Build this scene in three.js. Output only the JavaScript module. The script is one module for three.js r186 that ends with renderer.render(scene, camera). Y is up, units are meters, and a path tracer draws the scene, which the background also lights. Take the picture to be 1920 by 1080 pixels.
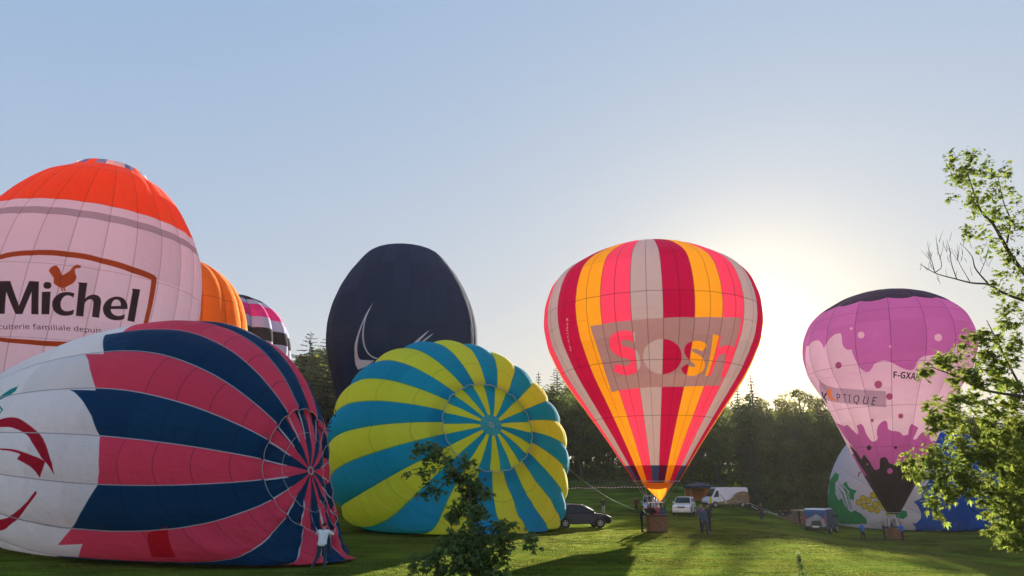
import * as THREE from 'three';
import { mergeGeometries, mergeVertices } from 'three/addons/utils/BufferGeometryUtils.js';
import { RoundedBoxGeometry } from 'three/addons/geometries/RoundedBoxGeometry.js';
import { FontLoader } from 'three/addons/loaders/FontLoader.js';

// ---------------------------------------------------------------- camera, sky, sun, exposure
const scene = new THREE.Scene();
const EXPOSURE = 4.9;
const F = 1300, PITCH = Math.atan(365 / F), EYE = 3.3;
const camera = new THREE.PerspectiveCamera(2 * Math.atan(540 / F) * 180 / Math.PI, 16 / 9, 0.3, 3000);
camera.position.set(0, EYE, 0);
camera.rotation.x = PITCH;
camera.updateMatrixWorld(true);
const SUN = new THREE.Vector3(457, 540 - 645, -F).applyAxisAngle(new THREE.Vector3(1, 0, 0), PITCH).normalize();
{ // clear morning sky: blue overhead, pale at the horizon, warm and bright round the sun
  const W = 1024, H = 512, d = new Float32Array(W * H * 4);
  for (let j = 0; j < H; j++) for (let i = 0; i < W; i++) {
    const el = ((j + .5) / H - .5) * Math.PI, az = ((i + .5) / W - .5) * 2 * Math.PI;
    const x = Math.cos(el) * Math.cos(az), y = Math.sin(el), z = Math.cos(el) * Math.sin(az);
    const g = Math.acos(Math.min(1, Math.max(-1, x * SUN.x + y * SUN.y + z * SUN.z))) * 180 / Math.PI;
    const e = Math.max(0, el * 180 / Math.PI), E = Math.exp(-e / 24), o = (j * W + i) * 4;
    const g1 = Math.exp(-g / 28), g2 = Math.exp(-g / 4.1), g3 = Math.exp(-((g / 1.45) ** 2)), cg = Math.cos(g * Math.PI / 180), back = cg < 0 ? cg * cg : 0;
    const lowWarm = Math.exp(-e / 9) * Math.exp(-g / 60), k = 1.22 / EXPOSURE;
    d[o] = k * (.135 + .36 * E + .36 * g1 + 1.5 * g2 + 20 * g3 + .20 * lowWarm + back * (.10 + .16 * E));
    d[o + 1] = k * (.288 + .265 * E + .26 * g1 + 1.15 * g2 + 16 * g3 + .04 * lowWarm + back * (.10 + .10 * E));
    d[o + 2] = k * (.53 + .09 * E + .10 * g1 + .6 * g2 + 10 * g3 - .22 * lowWarm + back * (.10 + .04 * E));
    d[o + 3] = 1;
  }
  const t = new THREE.DataTexture(d, W, H, THREE.RGBAFormat, THREE.FloatType);
  t.mapping = THREE.EquirectangularReflectionMapping; t.magFilter = t.minFilter = THREE.LinearFilter; t.needsUpdate = true;
  scene.background = t; scene.environment = t;
}
const sun = new THREE.DirectionalLight(new THREE.Color().setRGB(1, .91, .76), 5);
sun.position.copy(SUN).multiplyScalar(300); sun.castShadow = true;
sun.shadow.mapSize.set(4096, 4096);
Object.assign(sun.shadow.camera, { left: -120, right: 120, top: 90, bottom: -60, near: 1, far: 700 });
scene.add(sun, sun.target);
const renderer = new THREE.WebGLRenderer({ antialias: true });
renderer.toneMapping = THREE.LinearToneMapping;
renderer.toneMappingExposure = EXPOSURE;
renderer.shadowMap.enabled = true;
renderer.setSize(1024, 576);

// ---------------------------------------------------------------- helpers
const V = (x, y, z) => new THREE.Vector3(x, y, z);
const rng = (s) => () => { s |= 0; s = s + 0x6D2B79F5 | 0; let t = Math.imul(s ^ s >>> 15, 1 | s); t = t + Math.imul(t ^ t >>> 7, 61 | t) ^ t; return ((t ^ t >>> 14) >>> 0) / 4294967296; };
const lerp = (a, b, t) => a + (b - a) * t, clamp = (x, a, b) => Math.min(b, Math.max(a, x));
const sstep = (a, b, x) => { const t = clamp((x - a) / (b - a), 0, 1); return t * t * (3 - 2 * t); };
// a point of the place that the picture shows at (px, py), at the distance d in front of the camera
function at(px, py, d) {
  const y = 540 - py, c = Math.cos(PITCH), s = Math.sin(PITCH), yy = y * c + F * s, zz = y * s - F * c;
  return V((px - 960) * d / -zz, EYE + yy * d / -zz, -d);
}
function toPx(p) { const q = p.clone().applyMatrix4(camera.matrixWorldInverse); return [960 + F * q.x / -q.z, 540 - F * q.y / -q.z, -q.z]; }
const hash = (x, y) => { const s = Math.sin(x * 127.1 + y * 311.7) * 43758.5453; return s - Math.floor(s); };
function noise2(x, y) {
  const i = Math.floor(x), j = Math.floor(y), u = x - i, v = y - j, a = u * u * (3 - 2 * u), b = v * v * (3 - 2 * v);
  return lerp(lerp(hash(i, j), hash(i + 1, j), a), lerp(hash(i, j + 1), hash(i + 1, j + 1), a), b);
}
const fbm = (x, y, n = 4) => { let s = 0, a = .5; for (let k = 0; k < n; k++) { s += a * noise2(x, y); x = x * 2.03 + 17; y = y * 2.03 + 5; a *= .5; } return s; };
const names = {};
const numbered = (n) => { const k = names[n] = (names[n] ?? -1) + 1; return k ? `${n}_${String(k).padStart(3, '0')}` : n; };
function tag(o, label, category, group) { o.userData = { ...o.userData, label, category }; if (group) o.userData.group = group; return o; }
function thing(name, label, category, pos = V(0, 0, 0), turn = 0, group) {
  const o = new THREE.Group(); o.name = numbered(name); scene.add(o); o.position.copy(pos); o.rotation.y = turn;
  return tag(o, label, category, group);
}
function part(name, geo, mat, parent, label) {
  const m = new THREE.Mesh(Array.isArray(geo) ? merge(geo) : geo, mat); m.name = name; m.castShadow = m.receiveShadow = true; parent.add(m);
  if (label) m.userData.label = label;
  return m;
}
function group(name, parent) { const g = new THREE.Group(); g.name = name; parent.add(g); return g; }
function merge(list) { return list.length === 1 ? list[0] : mergeGeometries(list.map((g) => { g = g.index ? g.toNonIndexed() : g; for (const k of Object.keys(g.attributes)) if (!['position', 'normal', 'uv'].includes(k)) g.deleteAttribute(k); return g; })); }
function structure(name, geo, mat) { const m = new THREE.Mesh(geo, mat); m.name = name; m.castShadow = m.receiveShadow = true; m.userData.kind = 'structure'; scene.add(m); return m; }
const rgb = (r, g, b) => new THREE.Color().setRGB(r, g, b);
const std = (r, g, b, rough = .8, o = {}) => new THREE.MeshStandardMaterial({ color: rgb(r, g, b), roughness: rough, ...o });
const phys = (r, g, b, rough, o = {}) => new THREE.MeshPhysicalMaterial({ color: rgb(r, g, b), roughness: rough, ...o });
function tube(pts, r, seg = 24, rad = 6) { return new THREE.TubeGeometry(new THREE.CatmullRomCurve3(pts), seg, r, rad); }
function taper(pts, r0, r1, rad = 6, seg = 0) { // a round bar along a path, thinning from r0 to r1
  const c = new THREE.CatmullRomCurve3(pts), n = seg || Math.max(3, pts.length * 3), fr = c.computeFrenetFrames(n), pos = [], nor = [], uv = [], ix = [];
  for (let i = 0; i <= n; i++) {
    const p = c.getPoint(i / n), r = lerp(r0, r1, i / n);
    for (let j = 0; j <= rad; j++) {
      const a = j / rad * 2 * Math.PI, d = fr.normals[i].clone().multiplyScalar(Math.cos(a)).addScaledVector(fr.binormals[i], Math.sin(a));
      pos.push(p.x + d.x * r, p.y + d.y * r, p.z + d.z * r); nor.push(d.x, d.y, d.z); uv.push(j / rad, i / n);
    }
  }
  for (let i = 0; i < n; i++) for (let j = 0; j < rad; j++) { const a = i * (rad + 1) + j, b = a + rad + 1; ix.push(a, a + 1, b, b, a + 1, b + 1); }
  return geo(pos, nor, uv, ix);
}
function geo(pos, nor, uv, ix) {
  const g = new THREE.BufferGeometry();
  g.setAttribute('position', new THREE.Float32BufferAttribute(pos, 3));
  if (nor) g.setAttribute('normal', new THREE.Float32BufferAttribute(nor, 3));
  if (uv) g.setAttribute('uv', new THREE.Float32BufferAttribute(uv, 2));
  if (ix) g.setIndex(ix);
  if (!nor) g.computeVertexNormals();
  return g;
}
function bx(w, h, d, x = 0, y = 0, z = 0, r = 0) { const g = r ? new RoundedBoxGeometry(w, h, d, 2, r) : new THREE.BoxGeometry(w, h, d); return g.translate(x, y, z); }
function bar(a, b, r, n = 6) { const d = b.clone().sub(a), g = new THREE.CylinderGeometry(r, r, d.length(), n); g.applyQuaternion(new THREE.Quaternion().setFromUnitVectors(V(0, 1, 0), d.clone().normalize())); return g.translate((a.x + b.x) / 2, (a.y + b.y) / 2, (a.z + b.z) / 2); }
function spline(pts) { // smooth curve through [x, y] pairs, evened out by arc length: f(0..1) -> [x, y]
  const c = new THREE.CatmullRomCurve3(pts.map((p) => V(p[0], p[1], 0)), false, 'centripetal'); c.arcLengthDivisions = 400; c.getLengths();
  const tab = []; for (let i = 0; i <= 400; i++) { const p = c.getPointAt(i / 400); tab.push([p.x, p.y]); }
  const f = (t) => { const s = clamp(t, 0, 1) * 400, i = Math.min(399, Math.floor(s)), u = s - i; return [lerp(tab[i][0], tab[i + 1][0], u), lerp(tab[i][1], tab[i + 1][1], u)]; };
  f.length_ = c.getLength(); return f;
}
function canvasTex(w, h, draw, srgb = true) {
  const c = document.createElement('canvas'); c.width = w; c.height = h; draw(c.getContext('2d'), w, h);
  const t = new THREE.CanvasTexture(c); if (srgb) t.colorSpace = THREE.SRGBColorSpace; t.wrapS = t.wrapT = THREE.RepeatWrapping; t.anisotropy = 8; return t;
}
function dataTex(n, fn) { // a tiling texture of linear values
  const d = new Uint8Array(n * n * 4);
  for (let j = 0; j < n; j++) for (let i = 0; i < n; i++) { const c = fn(i / n, j / n), o = (j * n + i) * 4; d[o] = c[0] * 255; d[o + 1] = c[1] * 255; d[o + 2] = c[2] * 255; d[o + 3] = 255; }
  const t = new THREE.DataTexture(d, n, n); t.wrapS = t.wrapT = THREE.RepeatWrapping; t.magFilter = t.minFilter = THREE.LinearFilter; t.needsUpdate = true; return t;
}

// ---------------------------------------------------------------- ground
function ground(x, z) {
  const d = -z;
  const dip = -2.35 * sstep(15, 37, x) * (1 - .75 * sstep(92, 125, d)) * (1 - sstep(66, 86, d) * (1 - sstep(28, 35, x)));
  const o = 11 * sstep(22, 42, x), rise = 3.2 * sstep(84 + o, 118 + o, d) + 3.2 * sstep(112 + o, 150 + o, d) + 5 * sstep(150, 320, d);
  return dip + rise + .05 * (fbm(x * .07 + 3, z * .07) - .5);
}
const onGround = (px, d) => { const p = at(px, 905, d); p.y = ground(p.x, p.z); return p; };
{
  const xs = [], zs = [];
  for (let i = -60; i <= 60; i++) xs.push(Math.sign(i) * (Math.abs(i) * 1.3 + Math.max(0, Math.abs(i) - 30) ** 2.55 * .12));
  for (let j = 0; j <= 110; j++) zs.push(20 - j * 1.75 - Math.max(0, j - 85) ** 2.4 * .9);
  const pos = [], uv = [], ix = [], n = xs.length;
  for (const z of zs) for (const x of xs) { pos.push(x, ground(x, z), z); uv.push(x, z); }
  for (let j = 0; j < zs.length - 1; j++) for (let i = 0; i < n - 1; i++) { const a = j * n + i, b = a + n; ix.push(a, a + 1, b, b, a + 1, b + 1); }
  const g = geo(pos, null, uv, ix);
  const tex = canvasTex(1024, 1024, (c, w, h) => {
    const im = c.createImageData(w, h), r = rng(5);
    for (let j = 0; j < h; j++) for (let i = 0; i < w; i++) {
      const big = fbm(i / w * 8 % 8, j / h * 8, 4), streak = fbm(i / w * 20, j / h * 70, 3), f = .74 + .8 * (big - .47) + .55 * (streak - .5) + .22 * (r() - .5);
      const dry = clamp((fbm(i / 90 + 9, j / 40 + 2, 3) - .5) * 2.2, 0, 1), o = (j * w + i) * 4;
      im.data[o] = clamp(f * lerp(100, 132, dry), 0, 255); im.data[o + 1] = clamp(f * lerp(124, 128, dry), 0, 255); im.data[o + 2] = clamp(f * lerp(36, 40, dry), 0, 255); im.data[o + 3] = 255;
    }
    c.putImageData(im, 0, 0);
  });
  tex.repeat.set(1 / 37, 1 / 31);
  const bump = dataTex(256, (u, v) => { const k = fbm(u * 60, v * 60, 2) * .6 + hash(u * 256, v * 256) * .4; return [k, k, k]; });
  bump.repeat.set(1 / 3.1, 1 / 3.1);
  structure('ground', g, new THREE.MeshPhysicalMaterial({ map: tex, roughness: 1, specularIntensity: 0, bumpMap: bump, bumpScale: .05 }));
}

// ---------------------------------------------------------------- hot air balloons
const fabric = (map, t = .66) => new THREE.MeshPhysicalMaterial({ map, color: rgb(1, 1, 1), roughness: 1, transmission: t, thickness: 0, side: THREE.DoubleSide, specularIntensity: .12 });
// surf(u, v): u once round the envelope, v from the crown (0) to the mouth (1), metres from the thing's base
function makeGores(env, surf, n, mat, { v0 = .012, v1 = 1, us = 10, vs = 110, name = 'gore' } = {}) {
  for (let k = 0; k < n; k++) {
    const pos = [], uv = [], ix = [];
    for (let j = 0; j <= vs; j++) for (let i = 0; i <= us; i++) {
      const u = (k + i / us) / n, v = lerp(v0, v1, j / vs), p = surf(u, v); pos.push(p.x, p.y, p.z); uv.push(u, 1 - v);
    }
    for (let j = 0; j < vs; j++) for (let i = 0; i < us; i++) { const a = j * (us + 1) + i, b = a + us + 1; ix.push(a, b, a + 1, b, b + 1, a + 1); }
    part(name, geo(pos, null, uv, ix), Array.isArray(mat) ? mat[k % mat.length] : mat, env);
  }
}
function upright({ prof, n, bulge = .02, lean = [0, 0], turn = 0, flat = 0 }) {
  const f = spline(prof), y0 = prof[prof.length - 1][1];
  const s = (u, v) => {
    const [r, y] = f(v), a = (u * 2 - 1) * Math.PI + turn, k = Math.abs(Math.sin(u * n * Math.PI)), w = sstep(0, .12, v) * (1 - .8 * sstep(.6, 1, v));
    const R = r * (1 + bulge * w * (k ** .8 - .6) + .0035 * w * Math.abs(Math.sin(v * 16 * Math.PI)) * k + .02 * sstep(.5, .9, v) * (noise2(u * n * 3.3, v * 4) - .5) + .005 * w * (fbm(u * n * 2.2 + 7, v * 46, 3) - .45) * (1.3 - k));
    return V(Math.sin(a) * R + lean[0] * (y - y0), y, Math.cos(a) * R + lean[1] * (y - y0));
  };
  s.len = f.length_; return s;
}
const PEAR = [[0, .94], [.12, .935], [.28, .9], [.45, .83], [.62, .71], [.78, .54], [.9, .33], [.975, .1], [1, -.15], [.97, -.45], [.89, -.78], [.77, -1.1], [.62, -1.42], [.47, -1.72], [.33, -2], [.25, -2.15]];
const OVAL = [[0, .8], [.15, .79], [.4, .73], [.65, .58], [.85, .36], [.97, .14], [1, -.05], [.97, -.28], [.88, -.5], [.72, -.7], [.5, -.86], [.3, -.94], [.12, -.975], [.02, -.98]];
function lying({ prof = PEAR, R, center, az, tilt = 0, roll = 0, n, bulge = .03, wide = 1, long = 1, after }) {
  const f = spline(prof), ax = V(Math.sin(az) * Math.cos(tilt), Math.sin(tilt), Math.cos(az) * Math.cos(tilt)), side = V(Math.cos(az), 0, -Math.sin(az)), up = ax.clone().cross(side).normalize();
  const s = (u, v) => {
    const [r, t] = f(v), a = u * 2 * Math.PI + roll, k = Math.abs(Math.sin(u * n * Math.PI)), w = sstep(0, .1, v);
    const rr = R * r * (1 + bulge * w * (k ** .75 - .55));
    const p = center.clone().addScaledVector(ax, t * R * long).addScaledVector(up, Math.cos(a) * rr).addScaledVector(side, Math.sin(a) * rr * wide);
    if (after) { after(p, u, v, ax, side); const q = Math.max(0, 1 - p.y / 3), c = sstep(.36, .1, v) * sstep(5.5, 1, p.y), f1 = fbm(u * 46 + 3, v * 30, 3) - .45, out = p.clone().sub(center).setY(0).normalize(); p.addScaledVector(out, (.32 * q + .34 * c) * f1 * sstep(.0, .06, v) + .1 * (fbm(u * 30, v * 24 + 9, 3) - .45) * sstep(0, .05, v)); }
    return p;
  };
  s.len = f.length_ * R; return s;
}
const layDown = (p, k = .5, y0 = .06) => { const q = p.y - y0; p.y = y0 + (q + Math.sqrt(q * q + k * k)) / 2 * (q > 0 ? 1 : 1); return p; };
const ENV = {};
// the shape of every envelope, crown to mouth; metres from the ground below its basket (upright) or from the eye's foot (lying)
const SH = {
  sosh: { D: 51, px: 1236, dx: -.21, n: 24, bulge: .012, turn: -.0903, lean: [.019, 0], prof: [[0,21.05],[1.41,20.96],[2.84,20.57],[4.94,19.65],[7.02,18.15],[7.8,16.46],[7.98,14.62],[7.65,12.97],[7.08,11.71],[6.44,10.55],[4.84,8.28],[3.32,6.1],[1.9,3.92],[1.5,3.3]] },
  michel: { D: 54, px: 65, dx: 0, n: 26, bulge: .012, turn: .181, lean: [.062, 0], prof: [[0,29],[1.3,28.97],[2.35,28.8],[2.8,28.5],[3.1,28.1],[4.85,26.9],[6.7,24.5],[8.21,21.37],[8.8,17.81],[8.85,15.33],[8.7,11.87],[7.83,8.31],[5.49,4.95],[3.42,2.57],[1.96,0.99]] },
  black: { D: 85, px: 748, dx: .25, n: 24, bulge: .005, lean: [-.027, 0], prof: [[0,32.37],[1.96,32.27],[4.3,31.6],[5.75,30.05],[7.65,27.07],[9.05,23.05],[9.24,19.23],[8.33,15.2],[7.26,11.28],[5.75,7.36],[3.84,3.92],[1.99,1.47]] },
  orange: { D: 75, px: 290, dx: 0, n: 16, bulge: .045, prof: [[0,27.65],[2.05,27.34],[4.51,25.8],[6.31,23.45],[7.37,20.07],[7.61,17.41],[7.45,14.34],[6.74,11.26],[5.05,7.68],[3.08,4.1],[1.88,2.05]] },
  pink: { D: 95, px: 400, dx: 0, n: 13, bulge: .17, turn: .05, prof: [[0,28.86],[1.97,28.66],[4.6,27.38],[6.75,25.03],[7.81,21.59],[7.78,19.14],[7.53,16.19],[6.75,12.76],[4.96,8.34],[3.06,4.42],[1.88,1.96]] },
  purple: { D: 76, px: 1667, dx: 0, n: 16, bulge: .03, turn: -.03, lean: [.097, 0], prof: [[0,24.2],[2.14,23.97],[4.99,22.98],[7.52,20.98],[8.5,18.09],[8.0,15.1],[6.5,12.43],[5.26,9.77],[4.1,7.1],[2.73,4.22],[1.5,1.89],[.55,0.17]] },
};
const LONG = [[0, .94], [.12, .935], [.28, .9], [.45, .83], [.62, .71], [.78, .54], [.9, .33], [.975, .1], [1, -.2], [.985, -.6], [.94, -1.05], [.87, -1.5], [.77, -1.95], [.66, -2.35], [.55, -2.7]];
const STRIPED_ROLL = .163;
function lyingShape(kind) {
  if (kind === 'striped') return lying({ prof: LONG.map(([r, t]) => [r, t > 0 ? t * 1.3 : t]), R: 6.359, center: V(-15.267, 4.163, -34.403), az: 1.183, tilt: -.059, roll: STRIPED_ROLL, n: 20, bulge: .03, wide: .863, long: .87, after: (p, u, v, ax) => { p.y *= 1 + .055 * sstep(5, 10, p.y);
    const k = Math.max(0, 1 - p.y / 4.5), w = 1 - sstep(.25, .5, v); p.x += k * k * 3.4 * ax.x * w; p.z += k * k * 3 * ax.z * w; return layDown(p, .5); } });
  if (kind === 'yellow') return lying({ prof: PEAR.map(([r, t]) => [r, t > 0 ? t * .811 : t]), R: 8.534, center: V(-3.883, 6.014, -53.6), az: .567, tilt: .258, roll: .06, n: 24, bulge: .035, wide: 1.138, long: .718, after: (p, u, v, ax) => {
    const k = Math.max(0, 1 - p.y / 4.5), w = 1 - sstep(.25, .5, v); p.x += k * k * 2.758 * ax.x * w; p.z += k * k * 2.758 * ax.z * w; return layDown(p, .5); } });
  return lying({ prof: OVAL.map(([r, t]) => [r, t > 0 ? t * 1.023 : t]), R: 11.119, center: V(53.151, .929, -95.031), az: .85, tilt: -.538, n: 16, bulge: .015, wide: .865, long: .972, after: (p) => { const g = ground(p.x, p.z); p.y -= g; layDown(p, .5); p.y += g; return p; } });
}
for (const k in SH) { const o = SH[k]; o.pos = at(o.px, 905, o.D); o.pos.x += o.dx; o.pos.y = 0; o.surf = upright(o); }
for (const k of ['striped', 'yellow', 'green']) SH[k] = { n: { striped: 20, yellow: 24, green: 16 }[k], pos: V(0, 0, 0), surf: lyingShape(k) };
const ART = {
 michel: {
  frame: ['M 457 447.8 L 454.8 437.7 Q 469.6 430.4 481.1 428.4 Q 497.6 422.6 513.3 422 Q 537.6 418.3 567 422.1 Q 594.8 425.6 624.5 431.4 Q 637.6 434.3 646 436.5 L 650.5 440.4 L 650.7 464.1 L 651.1 501.1 L 650.3 540.3 L 649.9 584.2 Q 601.1 605.1 555 613.7 Q 519.7 615 484.3 608.6 L 483.3 600.7 Q 518.8 607.1 565.6 602.7 Q 599.7 595.3 642.3 577.6 L 643.1 542.8 L 643.8 503.9 L 642.4 467.7 L 642 449 Q 598.8 439.2 568.4 433.8 Q 539.2 430.3 515 433.1 Q 493.7 433.2 457 447.8 Z'],
  hen: ['M 524.2 464.8 L 525.5 458.3 L 527.4 454.6 L 530.6 452.2 L 534.8 459.3 L 538.9 471.3 Q 543.2 467.6 546.6 459.3 Q 547.7 450.1 552.2 445.8 L 556.9 448.1 L 555.9 452.9 L 551.6 454.6 Q 550.2 459.8 554.1 470.1 Q 556.1 477.3 552.3 486.8 Q 548.4 490.7 545.2 496.5 L 541.3 497 Q 533.8 493.2 532.4 488.2 L 531.4 478.8 Q 527.2 471.1 524.2 464.8 Z', 'M 540.5 496.4 L 542 496.2 L 544.7 504 L 543.4 504.2 Z', 'M 543 496.1 L 544.3 495.5 L 547.3 502.8 L 546 503.4 Z'],
  letters: ['M 471.8 491.1 L 485.7 490.5 L 501.6 539 L 506.3 488.7 L 517 488.9 L 525 554.2 L 517.7 554.7 L 512 509.5 L 508 555 L 500 555.1 L 484.4 511.6 L 489 555.7 L 482.3 556.7 Z', 'M 523 509.2 L 531.6 506.9 L 535.8 552.1 L 528.1 553.3 Z', 'M 530.7 494.3 Q 531.6 501.2 527.6 502 Q 523.6 502.7 522.7 495.9 Q 521.9 489 525.9 488.3 Q 529.9 487.5 530.7 494.3 Z', 'M 556.6 505.8 Q 549.9 503.2 545.3 505.7 C 537.4 509.3 535.2 521.6 536.2 530.8 C 537.3 543 543.7 553.8 552.8 552.5 Q 558.1 551.5 560.4 547.9 L 560.2 538.5 Q 556 543.6 552.8 543.5 C 548.4 543.4 545.7 537.9 544.9 529.6 C 544.1 521.2 545.8 512.5 549.9 511.4 Q 554.2 511 556.4 515.3 Z', 'M 557.5 482.8 L 567.4 481.4 L 568.9 513.8 Q 572.3 504.2 577.3 502.6 C 583.5 502.3 586.6 509.3 587 519 L 588.5 548.8 L 580.9 548.3 L 579.1 521.8 Q 578.5 512.1 574.6 513.2 Q 570.2 515.2 569.7 524.4 L 571.5 549.8 L 563.6 550.4 L 559.1 486.3 Z', 'M 618.9 521.3 C 618.3 503.6 610.9 497.2 602.7 500 C 592.9 504.2 589.1 519.5 590.5 530.1 C 592.6 544.6 599.9 550.9 608.4 548.3 Q 614.9 546.2 617.5 542.7 L 617.5 532.8 Q 612.5 539.1 607.8 539.2 C 602.6 538.6 599.5 534.1 599.1 527.7 Z M 598.8 521.7 C 598.5 513.6 599.3 507.8 602.9 506.2 C 606.5 505 609.7 508.8 610.1 517.5 Z', 'M 619.1 476.8 L 629 475.7 L 630.4 545.8 L 621.8 545.3 L 620.4 482.7 Z'],
  tagline: ['M 472.9 587.3 L 595.7 578.6 M 472.9 587.3 L 471 577.5'],
 },
 sosh: {
  banner: ['M 398.7 519.1 Q 425.9 517.7 461.3 516.3 Q 497.1 514.2 538.2 512 L 575.6 507.8 L 617.9 499.3 Q 614.2 594.8 621.7 693.4 L 575.7 699.3 L 537 703.9 L 498.6 704.8 L 459 705.6 L 416.2 709 L 400.1 713.5 Q 406 618.5 398.7 519.1 Z'],
  letters: ['M 461.7 548.6 Q 454.2 541.7 447.1 541.7 C 433.5 541 424.2 552 421.8 571.1 C 419.9 590.7 427.8 606.1 437 613.9 L 446.2 618.8 Q 451.2 622.9 449.8 631.6 Q 447.8 639.1 440 638.3 Q 429.9 635.5 424.3 628.1 L 418 650.4 Q 427.2 663.9 438.2 665.9 C 453.1 666.6 463.8 654.6 465 634.4 C 466.1 614.7 463.5 599.7 458.5 592.7 L 446.4 585.6 Q 439.6 581 439.9 574.4 Q 441.5 566.5 447.7 567.4 Q 455 569.3 460.2 576 Z', 'M 527.8 617.5 C 529.9 644.4 517.2 667.4 499.7 666.7 C 481.9 666.7 468.9 642.7 470.1 615.7 C 471.2 589.4 483.8 569.1 498.5 569.2 C 513 570.1 526.1 591.4 527.8 617.5 Z', 'M 564.6 585.7 Q 559 572.9 546.6 573.1 C 534.7 575.1 529.8 588.1 530.7 602.4 C 532.1 616.8 540.2 623.5 549.3 635.6 Q 553.5 640.5 551.8 644.4 Q 547.2 648.3 538.5 637.3 L 529.3 649.2 Q 534.2 669.4 548.7 671 C 563.2 670.8 572.7 656.8 568.6 636.8 C 565.8 619.6 557.2 611.8 546.1 604.9 Q 542.6 601.3 542.9 597.7 Q 544.5 594.1 549.9 595.9 L 558.7 601.3 Z', 'M 570.4 553.4 L 585.5 555.3 L 586.9 588.2 Q 593.8 580 601.8 578.7 Q 615.8 576.8 618.6 588.7 L 619.6 608.7 L 621 667.4 L 611.2 667.8 L 605.3 611.6 Q 603.5 602 598.2 602.9 Q 589.1 606.5 588.9 629 L 588.3 668 L 575.5 668.2 L 574.6 620.9 Z'],
  side: ['M 357.1 481.3 L 346.4 575.7 M 357.1 481.3 L 360.7 482.1'],
 },
 purple: {
  wave: ['M 240 370.1 L 255.1 370 Q 278.9 360.7 292.1 365.2 Q 302.5 371 306.3 401.1 Q 308.7 382.5 324.5 368.4 Q 338.3 353.8 348.8 359.5 Q 352.3 372.5 351.3 391 Q 353.9 414.9 361.3 418.9 L 367.6 417.8 Q 368.4 441 376.2 479.8 Q 385.6 500.3 391.4 500 Q 398.5 498.9 405.5 476.4 Q 414.7 464.9 426.8 466.2 Q 436.7 470.3 444 480.7 Q 462 502.4 472.5 503.1 Q 480.8 504.7 482.6 479.3 Q 488 454.8 504.6 454.6 Q 521.8 453.9 539 447.9 Q 556.2 428.1 569.7 413.3 L 592.9 428.5'],
  whitedots: ['368.3 347.7 2.4 0.5 0.1 4.9', '386.9 375.4 6.4 1.8 -0.2 11.5', '436.3 421.2 2.4 0.3 -0.1 4.4', '519.7 398.4 7 -0.1 0.1 11.8'],
  purpledots: ['335.5 464.9 7.5 1.8 -2.3 11.1', '408.9 547.3 8.1 0.8 -1.1 13.4', '431.5 590.3 7.9 0.3 -0.3 11.3', '460 657.7 6.7 0.2 0.4 8.4', '379.1 668.5 5.3 0.4 -1.1 5.6'],
  band: ['M 257.1 496.1 Q 266.7 521 298.6 540.8 Q 360.2 560.4 423.9 572.5 L 422.5 626.5 Q 360.6 614.2 293.9 597.4 Q 241.9 582.8 208.4 569.1 Z'],
  reg: ['M 439.5 526.2 L 495.4 537.9 M 439.5 526.2 L 439.5 503.4'],
  text: ['M 284.9 588.4 L 395.4 617.5 M 284.9 588.4 L 293.7 562.3'],
  k: ['M 205.1 577.3 L 228.3 589.8 M 205.1 577.3 L 229.3 541.6'],
  moon: ['M 289.8 541.2 Q 266.2 543.5 250.2 559.7 Q 246.3 580.8 281.1 587.8 Q 271.2 574.2 274.6 561.6 Q 280.1 549.1 289.8 541.2 Z'],
  patch: ['M 630.1 595.2 L 643.2 597.9 L 634.6 615.5 L 611.5 614.3 Z'],
  splash: ['M 204.8 658.5 L 233.2 668.3 L 263.7 680.5 L 287.4 676.9 Q 296.9 692.5 313 714.1 Q 324.1 705.7 321.9 682.8 L 342.5 677.7 Q 350.8 687.3 349.6 700.6 Q 350.3 723 364.1 740.6 Q 382.7 742.2 387.5 729.1 Q 384.6 706.9 395.7 687.7 Q 408.9 671 417.8 671.4 Q 424.7 676 422.6 695.5 Q 425.1 706.4 444.9 707.8 Q 462.5 709.6 469.2 722.7 Q 487 724.9 487.9 714.2 Q 487.4 692.7 495.2 684 L 518.6 697 Q 513.2 718.5 507.9 735.7 Q 520.6 740.1 524.6 727.1 Q 534.8 709.8 546.7 711.7 Q 575.8 715.3 580.9 730.5 L 594 743.3 Q 618.2 738 649.5 739.1 Q 636.1 728.5 663.4 719.2 Q 663.4 717.7 663.3 720.1 L 663.6 743.3 L 663.6 785.3 L 627 827.4 L 542.3 821.3 L 502.5 828.1 L 488.2 810.3 Q 462.9 819.1 434 821.1 L 417.2 815.2 Q 416.2 798.6 400.7 795.3 L 383 800.3 L 369.8 834.1 Q 352.5 843 339.2 839.7 Q 330.7 826.8 325.7 808.3 L 308.2 785 L 282.5 802.8 L 268.4 774.4 L 248.9 750.1 Z'],
  black: ['M 235.9 744.8 L 268.4 774.4 L 282.5 802.8 L 308.2 785 L 325.7 808.3 Q 330.7 826.8 339.2 839.7 Q 352.5 843 369.8 834.1 L 383 800.3 L 400.7 795.3 Q 416.2 798.6 417.2 815.2 L 434 821.1 Q 462.9 819.1 479.1 810.3 L 502.5 828.1 L 542.3 821.3 L 627 827.4 L 557.6 882.2 L 514.4 916.7 L 462.3 960.9 L 401.2 998.8 L 281.3 999.4 L 286.9 971.2 L 304.4 924.2 L 264.7 872.7 L 239.3 816 Z'],
  blackdots: ['346.3 762 9.9 0.3 -3.1 8.5', '447.4 763.6 5.1 0.1 0.1 4.8', '483.1 783.8 7.3 -0 1 5.7'],
  mauvedots: ['420 844.9 14.3 0.1 -1.1 9.9', '306.9 819.5 5.3 0.1 -2.3 3.7'],
 },
 green: {
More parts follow.
